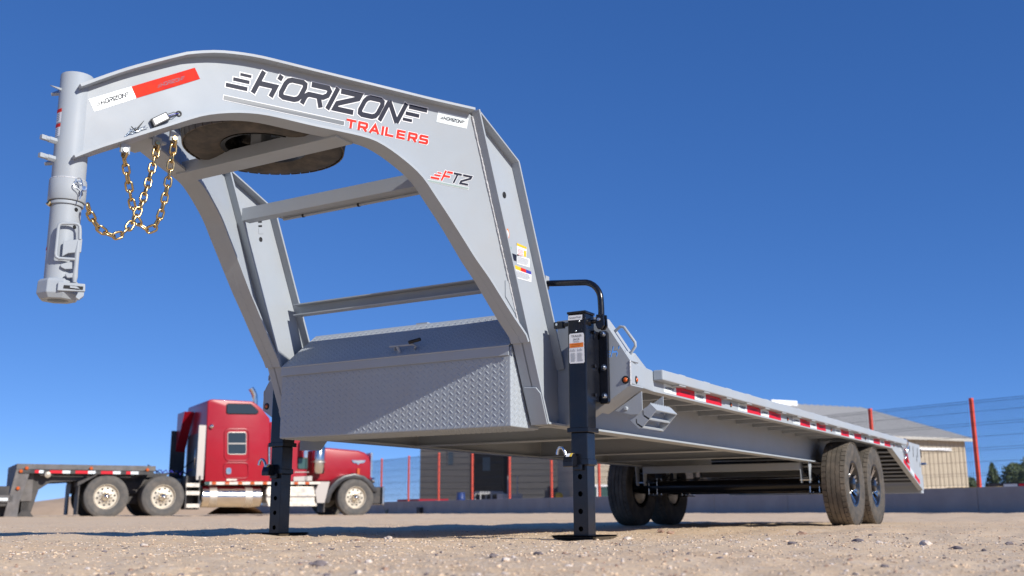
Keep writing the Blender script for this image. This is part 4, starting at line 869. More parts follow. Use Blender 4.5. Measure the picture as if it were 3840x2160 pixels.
def ground_mat(name, far=False):
    m = bpy.data.materials.new(name); m.use_nodes = True; N = m.node_tree.nodes; L = m.node_tree.links; b = N['Principled BSDF']; b.inputs['Roughness'].default_value = .95; b.inputs['Specular IOR Level'].default_value = .15
    tc = N.new('ShaderNodeTexCoord')
    def noise(s, d=6, r=.6):
        n = N.new('ShaderNodeTexNoise'); n.inputs['Scale'].default_value = s; n.inputs['Detail'].default_value = d; n.inputs['Roughness'].default_value = r; L.new(tc.outputs['Object'], n.inputs['Vector']); return n.outputs['Fac']
    def ramp(src, stops):
        r = N.new('ShaderNodeValToRGB'); e = r.color_ramp.elements
        while len(e) < len(stops): e.new(.5)
        for q, (p, c) in zip(e, stops): q.position = p; q.color = (*c, 1)
        L.new(src, r.inputs['Fac']); return r.outputs['Color']
    def mix(f, a, c, mode='MIX'):
        x = N.new('ShaderNodeMixRGB'); x.blend_type = mode
        if isinstance(f, float): x.inputs['Fac'].default_value = f
        else: L.new(f, x.inputs['Fac'])
        L.new(a, x.inputs['Color1']); L.new(c, x.inputs['Color2']); return x.outputs[0]
    base = ramp(noise(.55, 8, .6), [(.25, (.65, .46, .29)), (.5, (.71, .535, .355)), (.75, (.74, .59, .42))])
    fine = ramp(noise(38, 8, .75), [(.3, (.74, .72, .71)), (.5, (.99, .98, .97)), (.72, (1.18, 1.16, 1.13))])
    c = mix(1.0, base, fine, 'MULTIPLY')
    vo = N.new('ShaderNodeTexVoronoi'); vo.inputs['Scale'].default_value = 95; L.new(tc.outputs['Object'], vo.inputs['Vector'])
    pc = N.new('ShaderNodeSeparateColor'); L.new(vo.outputs['Color'], pc.inputs[0])
    peb = ramp(pc.outputs[0], [(.0, (.34, .27, .23)), (.10, (.58, .45, .32)), (.5, (.66, .51, .355)), (.85, (.72, .58, .43)), (1.0, (.76, .66, .56))])
    msk = N.new('ShaderNodeMapRange'); msk.inputs['From Min'].default_value = .42; msk.inputs['From Max'].default_value = .6; msk.inputs['To Max'].default_value = .75; L.new(noise(7, 4), msk.inputs['Value'])
    c = mix(msk.outputs[0], c, peb)
    L.new(c, b.inputs['Base Color'])
    bp = N.new('ShaderNodeBump'); bp.inputs['Strength'].default_value = .4; bp.inputs['Distance'].default_value = .006
    ad = N.new('ShaderNodeMath'); ad.operation = 'ADD'; L.new(noise(120, 5, .7), ad.inputs[0]); 
    iv = N.new('ShaderNodeMath'); iv.operation = 'MULTIPLY'; iv.inputs[1].default_value = -.8; L.new(vo.outputs['Distance'], iv.inputs[0]); L.new(iv.outputs[0], ad.inputs[1]); L.new(ad.outputs[0], bp.inputs['Height']); L.new(bp.outputs[0], b.inputs['Normal'])
    return m
M['ground'] = ground_mat('sandy_gravel')
gme = np_mesh('ground', V, F, [M['ground']])
gr = link('ground', gme); tag(gr, kind='structure')
# pebbles
M['peb_tan'] = mat('pebble_tan', (.65, .50, .35), .9, var=.3, vscale=40); M['peb_pale'] = mat('pebble_pale', (.62, .54, .47), .9, var=.2, vscale=30); M['peb_dark'] = mat('pebble_dark', (.17, .145, .15), .85, var=.35, vscale=40)
M['peb_red'] = mat('pebble_reddish', (.34, .22, .16), .9, var=.3, vscale=40)
t_ = (1 + 5**.5)/2; IV = np.array([(-1, t_, 0), (1, t_, 0), (-1, -t_, 0), (1, -t_, 0), (0, -1, t_), (0, 1, t_), (0, -1, -t_), (0, 1, -t_), (t_, 0, -1), (t_, 0, 1), (-t_, 0, -1), (-t_, 0, 1)]) / math.hypot(1, t_)
IF = np.array([(0, 11, 5), (0, 5, 1), (0, 1, 7), (0, 7, 10), (0, 10, 11), (1, 5, 9), (5, 11, 4), (11, 10, 2), (10, 7, 6), (7, 1, 8), (3, 9, 4), (3, 4, 2), (3, 2, 6), (3, 6, 8), (3, 8, 9), (4, 9, 5), (2, 4, 11), (6, 2, 10), (8, 6, 7), (9, 8, 1)])
def pebbles(n, rmin, rmax, smin, smax, pw):
    u = rng.random(n); r_ = rmin * (rmax/rmin)**u; a = np.radians(fwd) + rng.uniform(-.60, .60, n); x = CAM.x + r_*np.cos(a); y = CAM.y + r_*np.sin(a)
    s = smin * (smax/smin)**(rng.random(n)**pw)
    return x, y, s
sets = [pebbles(34000, 1.2, 8, .0014, .0055, 2.4), pebbles(16000, 4, 20, .0025, .0075, 2.6), pebbles(700, 1.5, 14, .006, .011, 2.0)]
px_ = np.concatenate([q[0] for q in sets]); py_ = np.concatenate([q[1] for q in sets]); ps_ = np.concatenate([q[2] for q in sets]); n = len(px_)
sc = np.stack([rng.uniform(.8, 1.4, n), rng.uniform(.7, 1.1, n), rng.uniform(.45, .75, n)], -1)*ps_[:, None]; an = rng.uniform(0, 6.28, n)
jv = IV[None]*(1 + rng.uniform(-.22, .22, (n, 12, 1)))*sc[:, None, :]
X = jv[..., 0]*np.cos(an)[:, None] - jv[..., 1]*np.sin(an)[:, None] + px_[:, None]; Y = jv[..., 0]*np.sin(an)[:, None] + jv[..., 1]*np.cos(an)[:, None] + py_[:, None]; Z = jv[..., 2] + (ground_h(px_, py_) + sc[:, 2]*.25)[:, None]
mi = rng.choice(4, n, p=[.66, .15, .10, .09])
pme = np_mesh('gravel', np.stack([X, Y, Z], -1).reshape(-1, 3), (IF[None] + 12*np.arange(n)[:, None, None]).reshape(-1, 3), [M['peb_tan'], M['peb_pale'], M['peb_dark'], M['peb_red']], np.repeat(mi, 20), smooth=False)
tag(link('gravel', pme), 'fine tan, pale and dark pebbles scattered over the sandy yard', 'gravel', kind='stuff')
def rock(name, p, size, m, label, group, flat=.6):
    q = onz(p, 0.0); bm = bmesh.new(); bmesh.ops.create_icosphere(bm, subdivisions=2, radius=1); sd_ = rng.uniform(0, 10, 3)
    for v in bm.verts:
        d = v.co.copy(); f = 1 + .28*math.sin(d.x*2.3 + sd_[0])*math.cos(d.y*2.7 + sd_[1]) + .12*math.sin(d.z*5 + d.x*4 + sd_[2]) + rng.uniform(-.06, .06)
        v.co = Vector((d.x*1.25*f, d.y*.9*f, d.z*flat*f))*size
    me = bpy.data.meshes.new(name); bm.to_mesh(me); bm.free(); me.materials.append(m)
    o = link(name, me, loc=(q.x, q.y, float(ground_h(q.x, q.y)) + size*flat*.45), rot=(0, 0, rng.uniform(0, 6)))
    tag(o, label, 'stone', group)
LP = ('pale rounded stone lying loose on the sandy gravel', 'pale loose stones'); LD = ('dark grey stone lying loose on the sandy gravel', 'dark loose stones'); LR = ('reddish brown stone lying loose on the sandy gravel', 'reddish loose stones')
for p, s_ in [((1455, 2020), .022), ((3474, 2044), .024), ((2352, 2023), .020), ((2880, 2025), .016), ((540, 2046), .014), ((1896, 2130), .011), ((3300, 2052), .012), ((2222, 2016), .014)]: rock('stone', p, s_, M['peb_pale'], *LP)
for p, s_ in [((1195, 2143), .017), ((3220, 2043), .019), ((2020, 2102), .011), ((3592, 2052), .017), ((2968, 2053), .013), ((1851, 2116), .011), ((3784, 2046), .013), ((480, 2060), .008)]: rock('stone', p, s_, M['peb_dark'], *LD)
for p, s_ in [((2478, 1997), .028), ((2512, 1999), .022), ((3010, 2010), .024), ((492, 2133), .009), ((1340, 2030), .014)]: rock('stone', p, s_, M['peb_red'], *LR)
# ================================================================== SEMI TRUCK
def gpt(px, Z): q = at_depth(px, 1900, Z); return Vector((q.x, q.y, 0))
PB, PS = gpt(611, 26.2), gpt(1336, 28.7); U = (PS - PB).normalized(); WB = (PS - PB).length; NV = Vector((-U.y, U.x, 0)); rzT = math.atan2(U.y, U.x)
zT = .045
def loc_fn(P0, U_, z0):
    N_ = Vector((-U_.y, U_.x, 0))
    def f(p, yo=0.0):
        r = ray(p); t = ((P0 + N_*yo - CAM).dot(N_)) / r.dot(N_); q = CAM + r*t - P0; return q.dot(U_), q.z - z0
    return f
T = loc_fn(PB, U, zT); tq = lambda x, y: (640 + x/3.019, 1480 + y/3.019)
TK = empty('semi_truck', (PB.x, PB.y, zT), rzT, worldspace=False)
tag(TK, 'red long-nose semi truck with sleeper cab and chrome fuel tank', 'truck')
M['tred'] = mat('red_truck_paint', (.34, .007, .020), .3, spec=.35, var=.06, vscale=1.5, coat=.1, dust=(.36, .16, .15), damt=.10, dscale=1.2)
M['chrome'] = mat('dusty_chrome', (.72, .68, .61), .18, metal=1.0, var=.1, vscale=4, rvar=.08); M['alum'] = mat('dusty_aluminium', (.60, .55, .47), .42, metal=.8, var=.15, vscale=6, rvar=.1)
M['tglass'] = mat('dark_glass', (.03, .04, .045), .06, coat=.3); M['gglass'] = mat('green_glass', (.05, .10, .09), .08)
M['frame'] = mat('black_chassis', (.018, .018, .02), .55, var=.3, vscale=5, dust=(.18, .14, .11), damt=.5, dscale=3); M['fender'] = mat('dark_fender', (.03, .031, .034), .3, var=.1, dust=(.2, .17, .14), damt=.25)
M['ttyre'] = mat('truck_tyre', (.085, .082, .078), .85, var=.1, vscale=5, dust=(.24, .20, .16), damt=.5, dscale=4); M['trim'] = mat('pale_trim', (.46, .42, .38), .4, metal=.3)
M['cream'] = mat('dusty_rim', (.58, .52, .42), .4, metal=.5, var=.12, vscale=9)
def side(name, pts, y0, y1, m, parent=TK, yo=0.0, **k):       # extrude a traced outline across the truck
    P = [T(tq(*p), yo) for p in pts]; return mk(name, MB().prism([(u, y0, z) for u, z in P], (0, y1 - y0, 0)), m, parent, **k)
def rnd(x0, x1, y0, y1, r, n=4):
    out = []
    for cx, cy, a0 in ((x1-r, y1-r, 0), (x0+r, y1-r, 1), (x0+r, y0+r, 2), (x1-r, y0+r, 3)):
        for k in range(n + 1): a = math.pi/2*(a0 + k/n); out.append((cx + r*math.cos(a), cy + r*math.sin(a)))
    return out
slp = side('sleeper', [(395, 985), (428, 75), (445, 55), (490, 48), (930, 72), (985, 105), (1045, 155), (1135, 270), (1135, 985)], .08, 2.36, M['tred'], bevel=.05, seg=3, smooth=40)
def pane(name, pts, m, parent, y=.0, th=.012, yo=.08): P = [T(tq(*p), yo) for p in pts]; return mk(name, MB().prism([(u, yo - .004, z) for u, z in P], (0, -th, 0)), m, parent)
def molding(pts, m, parent, r=.012, yo=.075): P = [T(tq(*p), yo) for p in pts]; return mk('molding', MB().tube([(u, yo, z) for u, z in P], r, 6, closed=True), m, parent, smooth=60)
w1 = pane('window', [(655, 108), (905, 114), (925, 122), (982, 182), (984, 200), (965, 215), (650, 211), (638, 200), (640, 118)], M['tglass'], slp); molding([(650, 104), (910, 110), (988, 182), (988, 206), (965, 219), (645, 215), (634, 204), (636, 112)], M['rubberblack'], w1, .015)
w2 = pane('window', rnd(650, 850, 430, 670, 22), M['tglass'], slp); molding(rnd(646, 854, 426, 674, 22), M['trim'], w2, .012); mk('window_bar', MB().prism([(u, .062, z) for u, z in [T(tq(*p), .08) for p in [(650, 548), (850, 548), (850, 560), (650, 560)]]], (0, -.01, 0)), M['trim'], w2)
molding(rnd(612, 885, 388, 748, 55), M['tred'], slp, .02); molding(rnd(605, 880, 770, 945, 45), M['tred'], slp, .02); pane('door_latch', rnd(625, 682, 828, 900, 20), M['chrome'], slp, th=.03); pane('badge', [(630, 955), (748, 955), (748, 972), (630, 972)], M['alum'], slp)
mk('clearance_lamp', MB().sphere((*[T(tq(460, 360), .08)[0]], .03, T(tq(460, 360), .08)[1]), .06, 12, 8), M['chrome'], slp, smooth=60)
for k in range(12): u, z = T(tq(520 + k*36, 371), .08); mk('rivet', MB().lathe([(.012, 0), (.0001, .01)], (u, .08, z), (0, -1, 0), 6), M['tred'], slp)
u0 = T(tq(410, 500))[0]
mk('side_extender', MB().box(u0 - .20, u0 - .02, .07, .10, .95, 2.35), M['trim'], TK); mk('side_extender', MB().box(u0 - .42, u0 - .02, 2.34, 2.37, .95, 2.35), M['fender'], TK)
mk('rear_wall', MB().box(u0 - .015, u0 + .05, .35, 2.1, 1.0, 2.2), M['fender'], slp); mk('grab_rail', MB().tube([(u0 - .03, .75, 1.25), (u0 - .10, .75, 1.3), (u0 - .10, .75, 1.75), (u0 - .03, .75, 1.8)], .015, 8), M['chrome'], slp, smooth=60)
mk('wind_deflector', MB().prism([(u0 - .03, 1.5, 2.82), (u0 - .03, 2.36, 2.82), (u0 - .03, 2.36, 1.75)], (-.25, 0, 0)), M['tred'], slp)
mk('roof_lamp', MB().prism([(T(tq(810, 55))[0], .9, 3.03), (T(tq(900, 55))[0], .9, 3.03), (T(tq(885, 38))[0], .9, 3.12), (T(tq(815, 45))[0], .9, 3.10)], (0, .5, 0)), M['white'], slp, bevel=.02)
for xs_ in (1138, 1560): mk('door_seam', MB().box(*sorted((T(tq(xs_, 700))[0] - .006, T(tq(xs_, 700))[0] + .006)), .075, .09, .95, 2.3), M['rubberblack'], slp)
pane('grab_handle', [(1105, 560), (1118, 560), (1118, 900), (1105, 900)], M['chrome'], slp, th=.04)
cabp = side('cab', [(1140, 985), (1140, 300), (1440, 330), (1500, 420), (1560, 630), (1568, 985)], .16, 2.28, M['tred'], bevel=.04)
dw = pane('window', rnd(1445, 1545, 715, 835, 12), M['gglass'], cabp, yo=.16); molding(rnd(1441, 1549, 711, 839, 12), M['rubberblack'], dw, .015, .15)
pane('molding', [(1400, 872), (1560, 872), (1560, 882), (1400, 882)], M['trim'], cabp, yo=.16); pane('step_panel', [(1390, 930), (1600, 920), (1600, 975), (1390, 980)], M['trim'], cabp, yo=.16)
mk('mirror', MB().box(T(tq(1500, 640))[0] - .02, T(tq(1500, 640))[0] + .10, -.12, -.02, 1.55, 2.1), M['chrome'], cabp, bevel=.02)
hz = [T(tq(*p), .5) for p in [(1560, 985), (1560, 640), (1770, 600), (2130, 632), (2200, 655), (2250, 700), (2268, 760), (2268, 950), (2180, 985)]]
hood = mk('hood', MB().prism([(u, .5, z) for u, z in hz], (0, 1.44, 0)), M['tred'], TK, bevel=.06, seg=3, smooth=40)
ug = max(u for u, z in hz); mk('grille', MB().box(ug, ug + .06, .55, 1.89, .95, 1.78).box(ug + .06, ug + .075, .62, 1.82, 1.0, 1.72), M['chrome'], TK, bevel=.01)
em = [T(tq(*p), .5) for p in [(2045, 742), (2205, 742), (2190, 772), (2140, 778), (2120, 795), (2105, 778), (2065, 772)]]; mk('emblem', MB().prism([(u, .495, z) for u, z in em], (0, -.015, 0)), M['chrome'], hood); 
em = [T(tq(*p), .5) for p in [(2060, 750), (2190, 750), (2180, 764), (2070, 764)]]; mk('emblem_panel', MB().prism([(u, .479, z) for u, z in em], (0, -.002, 0)), M['print'], hood)
fa = [T(tq(*p)) for p in [(1745, 1225), (1770, 1120), (1815, 1030), (1880, 965), (1970, 915), (2090, 890), (2200, 920), (2280, 985), (2330, 1060), (2348, 1100)]]
fi = [T(tq(*p)) for p in [(1800, 1230), (1830, 1120), (1885, 1045), (1950, 985), (2010, 960), (2090, 948), (2170, 965), (2230, 1010), (2275, 1070), (2300, 1105)]]
fm = MB(); nf = len(fa)
fm.add([(u, y, z) for y in (.02, .62) for L_ in (fa, fi) for u, z in L_], [(i, i+1, nf+i+1, nf+i) for i in range(nf-1)] + [(2*nf+i, 3*nf+i, 3*nf+i+1, 2*nf+i+1) for i in range(nf-1)] + [(i, 2*nf+i, 2*nf+i+1, i+1) for i in range(nf-1)] + [(nf+i, nf+i+1, 3*nf+i+1, 3*nf+i) for i in range(nf-1)] + [(0, nf, 3*nf, 2*nf), (nf-1, 3*nf-1, 4*nf-1, 2*nf-1)])
fe = mk('fender', fm, M['fender'], TK, bevel=.015, smooth=50); fe2 = mk('fender', fm.mapv(lambda v: Vector((v.x, 2.44 - v.y, v.z))), M['fender'], TK, bevel=.015, smooth=50)
u, z = T(tq(2112, 860), .3); mk('turn_lamp', MB().box(u - .04, u + .04, .2, .3, z - .12, z + .06), M['amber'], fe, bevel=.01); u, z = T(tq(2345, 968)); mk('headlamp', MB().lathe([(.0001, .10), (.08, .08), (.09, 0), (.0001, -.08)], (u - .06, .35, z), (1, 0, 0), 16), M['chrome'], TK, smooth=50)
side('kick_panel', [(1690, 985), (1805, 985), (1745, 1225), (1660, 1225), (1640, 1090)], .02, .08, M['trim'])
mk('bumper', MB().box(ug + .15, ug + .22, .0, 2.44, .32, .82), M['chrome'], TK, bevel=.02); [mk('bumper_bracket', MB().box(ug - .25, ug + .15, y_, y_ + .4, .35, .8), M['frame'], TK) for y_ in (.1, 1.94)]
# tank, steps, boxes, trim strip
(ua, za), (ub, zb_) = T(tq(350, 1275)), T(tq(1050, 1035)); rt = (zb_ - za)/2
tk = mk('fuel_tank', MB().lathe([(.0001, 0), (rt*.9, 0), (rt, .03), (rt, ub - ua - .03), (rt*.9, ub - ua), (.0001, ub - ua)], (ua, rt + .02, za + rt), (1, 0, 0), 36), M['chrome'], TK, smooth=40)
for (a, b) in ((445, 530), (850, 930)): a_, b_ = T(tq(a, 1200))[0], T(tq(b, 1200))[0]; mk('tank_strap', MB().lathe([(rt + .001, a_), (rt + .008, a_), (rt + .008, b_), (rt + .001, b_)], (0, rt + .02, za + rt), (1, 0, 0), 36, closed=True), M['alum'], tk, smooth=40)
side('trim_strip', [(388, 988), (1690, 985), (1690, 1015), (388, 1020)], .0, .06, M['alum'])
for x, m_ in ((415, 'gglass'), (490, 'amber'), (640, 'amber'), (785, 'amber'), (925, 'amber'), (1068, 'amber'), (1420, 'amber'), (1545, 'amber')): u, z = T(tq(x, 1002)); mk('side_lamp', MB().box(u - .055, u + .055, -.02, 0, z - .035, z + .035), M[m_], TK, bevel=.008)
for yq in (1000, 1090, 1235): u, z = T(tq(180, yq)); u1, _ = T(tq(330, yq)); mk('step_tread', MB().box(u, u1, .02, .45, z - .10, z), M['alum'], TK)
mk('step_frame', MB().box(T(tq(170, 1100))[0], T(tq(185, 1100))[0], .03, .45, .2, 1.05).box(T(tq(320, 1100))[0], T(tq(335, 1100))[0], .03, .45, .2, 1.05).box(T(tq(185, 1100))[0], T(tq(320, 1100))[0], .44, .46, .2, 1.05), M['frame'], TK)
bx = side('battery_box', [(1105, 1040), (1625, 1040), (1640, 1085), (1640, 1190), (1645, 1225), (1650, 1262), (1100, 1262), (1100, 1225), (1085, 1190), (1085, 1085)], .05, .55, M['alum'], bevel=.015); side('step_tread', [(1095, 1125), (1640, 1125), (1640, 1150), (1095, 1150)], .0, .05, M['alum'], bx); side('step_tread', [(1100, 1228), (1650, 1228), (1650, 1262), (1100, 1262)], -.03, .05, M['alum'], bx)
(ua, za), (ub, zb_) = T(tq(1595, 895), .3), T(tq(1750, 560), .3); rt = (ub - ua)/2
ac = mk('air_cleaner', MB().lathe([(.0001, 0), (rt*.85, 0), (rt, .04), (rt, zb_ - za - .1), (rt*.7, zb_ - za), (.0001, zb_ - za)], ((ua + ub)/2, .3, za), (0, 0, 1), 30), M['chrome'], TK, smooth=40); mk('band', MB().lathe([(rt + .001, .3), (rt + .01, .3), (rt + .01, .34), (rt + .001, .34)], ((ua + ub)/2, .3, za), (0, 0, 1), 30, closed=True), M['alum'], ac)
mk('mud_flap', MB().box(T(tq(1735, 1300))[0], T(tq(1735, 1300))[0] + .03, .03, .60, .12, .55), M['frame'], TK)
u, z = T((956, 1508), .25)
mk('exhaust_stack', MB().tube([(u, .25, 1.0), (u, .25, 3.10), (u - .02, .25, 3.22), (u - .07, .25, 3.32), (u - .13, .25, 3.40)], .075, 16), M['chrome'], TK, smooth=50)
mk('chassis', MB().box(-2.1, WB + .6, .78, .88, .60, .88).box(-2.1, WB + .6, 1.56, 1.66, .60, .88).box(-2.1, -2.0, .78, 1.66, .60, .88).box(.6, WB - .3, .9, 1.56, .45, 1.0).box(-1.5, .2, .88, 1.56, .35, .8), M['frame'], TK)
mk('fifth_wheel', MB().prism([(-1.25, .75, 1.02), (.15, .75, 1.02), (.25, .75, 1.12), (-1.1, .75, 1.14), (-1.45, .75, 1.04)], (0, .95, 0)).box(-1.2, .1, .85, 1.6, .88, 1.02), M['frame'], TK)
TWR = .525
def truck_wheel_meshes():
    ty = MB().lathe([(.300, -.12), (.33, -.135), (.42, -.142), (.48, -.135), (.510, -.125), (.525, -.108), (.525, -.062), (.514, -.058), (.514, -.050), (.525, -.046), (.525, -.004), (.514, -.001), (.514, .007), (.525, .01), (.525, .05), (.514, .053), (.514, .06), (.525, .064), (.525, .108), (.510, .125), (.48, .135), (.44, .141), (.435, .144), (.42, .142), (.33, .135), (.300, .12)], (0, 0, 0), (0, -1, 0), 48).mesh('tyre', M['ttyre'], smooth=40)
    rim = MB().lathe([(.300, -.12), (.285, -.10), (.285, .08), (.292, .118), (.305, .125), (.300, .128), (.285, .118), (.272, .075), (.262, .06), (.12, .055), (.11, .06), (.0001, .06)], (0, 0, 0), (0, -1, 0), 40).mesh('wheel', M['cream'], smooth=35)
    ho = MB(); nu = MB()
    for k in range(10):
        a = 2*math.pi*k/10; ho.lathe([(.0001, .002), (.026, .002), (.026, 0)], (.205*math.cos(a), -.060, .205*math.sin(a)), (0, -1, 0), 10); nu.lathe([(.016, 0), (.016, .035), (.0001, .045)], (.140*math.cos(a + .3), -.055, .140*math.sin(a + .3)), (0, -1, 0), 6)
    hub = MB().lathe([(.11, .05), (.10, .10), (.075, .16), (.06, .19), (.03, .215), (.0001, .22)], (0, 0, 0), (0, -1, 0), 20).mesh('hub_cap', M['chrome'], smooth=45)
    return dict(wheel=rim, tyre=ty, hand_holes=ho.mesh('hand_holes', M['hole']), wheel_nuts=nu.mesh('wheel_nuts', M['chrome']), hub_cap=hub)
TWM = truck_wheel_meshes()
def tw(parent, u, y, flip=False, full=True, z=TWR - .012):
    w = link('wheel', TWM['wheel'], parent, (u, y, z), (0, random.uniform(0, 6), math.pi if flip else 0))
    for k in (('tyre', 'hand_holes', 'wheel_nuts', 'hub_cap') if full else ('tyre',)):
        c = link(k, TWM[k], w)
        if k in ('hand_holes', 'wheel_nuts'): c['kind'] = 'stuff'
for u in (0, -1.36):
    tw(TK, u, .16); tw(TK, u, .49, full=False); tw(TK, u, 1.95, full=False); tw(TK, u, 2.28, True)
    mk('axle', MB().cyl((u, .5, TWR), (u, 1.9, TWR), .10, 14), M['frame'], TK, smooth=40)
tw(TK, WB, .18); tw(TK, WB, 2.26, True); mk('axle', MB().cyl((WB, .3, TWR), (WB, 2.1, TWR), .06, 12), M['frame'], TK, smooth=40)
c8 = lambda x, y: (x/1.906, 1400 + y/1.906)
for y0 in (.02, 1.86): mk('mud_flap', MB().box(-2.02, -1.99, y0, y0 + .58, .08, .85), M['frame'], TK)
mk('flap_bracket', MB().prism([(-2.05, .0, .86), (-1.45, .0, 1.14), (-.95, .0, 1.14), (-1.5, .0, 1.10), (-2.05, .0, .76)], (0, .62, 0)), M['frame'], TK)
mk('air_hose', MB().tube([(u0 - .05, 1.2, 1.25)] + [(u0 - .15 - .045*k, 1.2 + .05*math.sin(k*1.9), 1.18 + .05*math.cos(k*1.9) - .02*math.sin(k*.25)) for k in range(22)] + [(T(c8(1110, 695))[0], 1.2, 1.30)], .014, 6), M['blue'], TK, smooth=60)
mk('air_hose', MB().tube([(u0 - .05, 1.0, 1.5), (u0 - .5, 1.0, 1.15), (u0 - .9, 1.0, 1.12), (T(c8(1110, 695))[0], 1.05, 1.35)], .014, 6), M['rubberblack'], TK, smooth=60)
# ================================================================== STEP-DECK TRAILER behind the truck
FT = empty('step_deck_trailer', (PB.x, PB.y, zT), rzT, worldspace=False)
tag(FT, 'dark weathered step-deck flatbed trailer coupled behind the red truck', 'trailer')
M['ftd'] = mat('weathered_deck', (.13, .125, .125), .7, metal=.2, var=.4, vscale=4, dust=(.22, .18, .15), damt=.4); M['ftf'] = mat('black_trailer_frame', (.028, .028, .03), .6, var=.3, vscale=3, dust=(.16, .13, .1), damt=.45)
def fs(name, pts, y0, y1, m, parent=FT): P = [T(c8(*p)) for p in pts]; return mk(name, MB().prism([(u, y0, z) for u, z in P], (0, y1 - y0, 0)), m, parent)
ud0, zt0 = T(c8(120, 648)); ud1, zt1 = T(c8(1115, 660)); zt = (zt0 + zt1)/2
dk = mk('upper_deck', MB().box(ud0, ud1, .0, 2.5, zt - .13, zt), M['ftd'], FT, bevel=.01)
fr_ = mk('upper_frame', MB().prism([(ud0 + .2, .25, zt - .13), (ud1 - .1, .25, zt - .13), (ud1 - .45, .25, zt - .30), (ud0 + 2.2, .25, zt - .33), (ud0 + .8, .25, zt - .42), (ud0 + .55, .25, zt - .60), (ud0 + .35, .25, zt - 1.45), (ud0 + .2, .25, zt - 1.45)], (0, .25, 0)).prism([(ud0 + .2, 1.95, zt - .13), (ud1 - .1, 1.95, zt - .13), (ud1 - .45, 1.95, zt - .30), (ud0 + 2.2, 1.95, zt - .33), (ud0 + .8, 1.95, zt - .42), (ud0 + .55, 1.95, zt - .60), (ud0 + .35, 1.95, zt - 1.45), (ud0 + .2, 1.95, zt - 1.45)], (0, .25, 0)).box(ud1 - 2.1, ud1 - .6, .5, 1.95, zt - .34, zt - .2), M['ftf'], FT)
mk('rub_rail', MB().box(ud0 + .1, ud1 - .05, -.03, .0, zt - .22, zt - .14), M['ftf'], FT)
segs = [(250, 280, 'r'), (280, 312, 'w'), (358, 447, 'r'), (447, 503, 'w'), (540, 630, 'r'), (630, 683, 'w'), (722, 808, 'r'), (808, 862, 'w'), (902, 935, 'r'), (935, 990, 'w')]
for a, b, c_ in segs: a_, b_ = T(c8(a, 685))[0], T(c8(b, 685))[0]; mk('reflective_tape', MB().box(a_, b_, -.036, -.03, zt - .215, zt - .145), M['tape_red' if c_ == 'r' else 'tape_white'], dk)
for x, y in ((148, 700), (127, 822), (190, 678), (650, 680), (1052, 690)): u, z = T(c8(x, y)); mk('marker_lamp', MB().lathe([(.045, 0), (.03, .025), (.0001, .03)], (u, -.036, z), (0, -1, 0), 12), M['amber'], FT, smooth=50)
for x, y in ((232, 692), (338, 712), (1020, 695)): u, z = T(c8(x, y)); mk('winch', MB().box(u - .16, u + .16, .02, .14, z - .07, z + .05), M['frame'], FT, bevel=.02)
u, z = T(c8(340, 725)); mk('work_lamp', MB().lathe([(.0001, .08), (.07, .05), (.08, 0), (.0001, -.06)], (u, .0, z), (0, -1, 0), 14), M['cream'], FT, smooth=50)
mk('drop_wall', MB().box(ud0 + .0, ud0 + .06, .02, 2.48, zt - .85, zt - .131), M['ftd'], FT)
mk('drop_post', MB().prism([(ud0 + .0, .0, zt - .131), (ud0 + .32, .0, zt - .131), (ud0 + .14, .0, zt - .9), (ud0 + .10, .0, zt - 1.5), (ud0 - .22, .0, zt - 1.5)], (0, .10, 0)), M['ftd'], FT, bevel=.01)
mk('lower_deck', MB().box(ud0 - 9, ud0 - .01, .0, 2.5, zt - .90, zt - .74), M['ftd'], FT); lfm = mk('lower_frame', MB().box(ud0 - 9, ud0 + .1, .35, .60, zt - 1.45, zt - .90).box(ud0 - 9, ud0 + .1, 1.9, 2.15, zt - 1.45, zt - .90), M['ftf'], FT)
for k in range(9): mk('reflective_tape', MB().box(ud0 - .12 - .75*k - .35, ud0 - .12 - .75*k, -.006, -.001, zt - .865, zt - .80), M['tape_white' if k % 2 == 0 else 'tape_red'], lfm)
for y0 in (.22, 1.95):
    ul, zl = T(c8(160, 760)); lg = mk('landing_leg', MB().box(ul + .02, ul + .26, y0, y0 + .18, .40, 1.28).box(ul + .06, ul + .22, y0 + .03, y0 + .15, .16, .42), M['ftd'], FT, bevel=.008)
    mk('landing_pad', MB().prism([(ul + .06, y0 - .02, .18), (ul + .22, y0 - .02, .18), (ul + .34, y0 - .02, .035), (ul - .06, y0 - .02, .035)], (0, .24, 0)), M['ftf'], lg)
mk('storage_box', MB().box(ud0 - .55, ud0 - .10, .05, .5, .28, .75), M['ftf'], FT, bevel=.01)
for u in (ud0 - 6.2, ud0 - 7.5):
    for y in (.16, .49, 2.01, 2.34): tw(FT, u, y, y > 1.2)
# ================================================================== WALL AND MESH FENCE
FA, FB = gpt(1428, 54.0), gpt(3680, 25.8); UF = (FB - FA).normalized(); LF = (FB - FA).length; rzF = math.atan2(UF.y, UF.x); npan = 11; step = LF / npan
M['conc'] = mat('grey_concrete', (.36, .325, .30), .9, var=.12, vscale=1.3, bump=.25, bscale=25, dust=(.33, .27, .22), damt=.35, dscale=1.0)
M['post'] = mat('orange_red_post', (.66, .07, .03), .45, var=.05); M['wire'] = mat('dark_wire', (.03, .032, .035), .5)
WL = empty('concrete_wall', (FA.x, FA.y, 0), rzF, worldspace=False); tag(WL, 'low grey concrete retaining wall under the red-posted mesh fence', 'wall')
SEG = MB().box(.004, step - .004, -.12, .12, -.15, .70).mesh('wall_panel', M['conc'], bevel=.012)
for k in range(-8, npan + 4): link('wall_panel', SEG, WL, (k*step, 0, random.uniform(-.008, .008)))
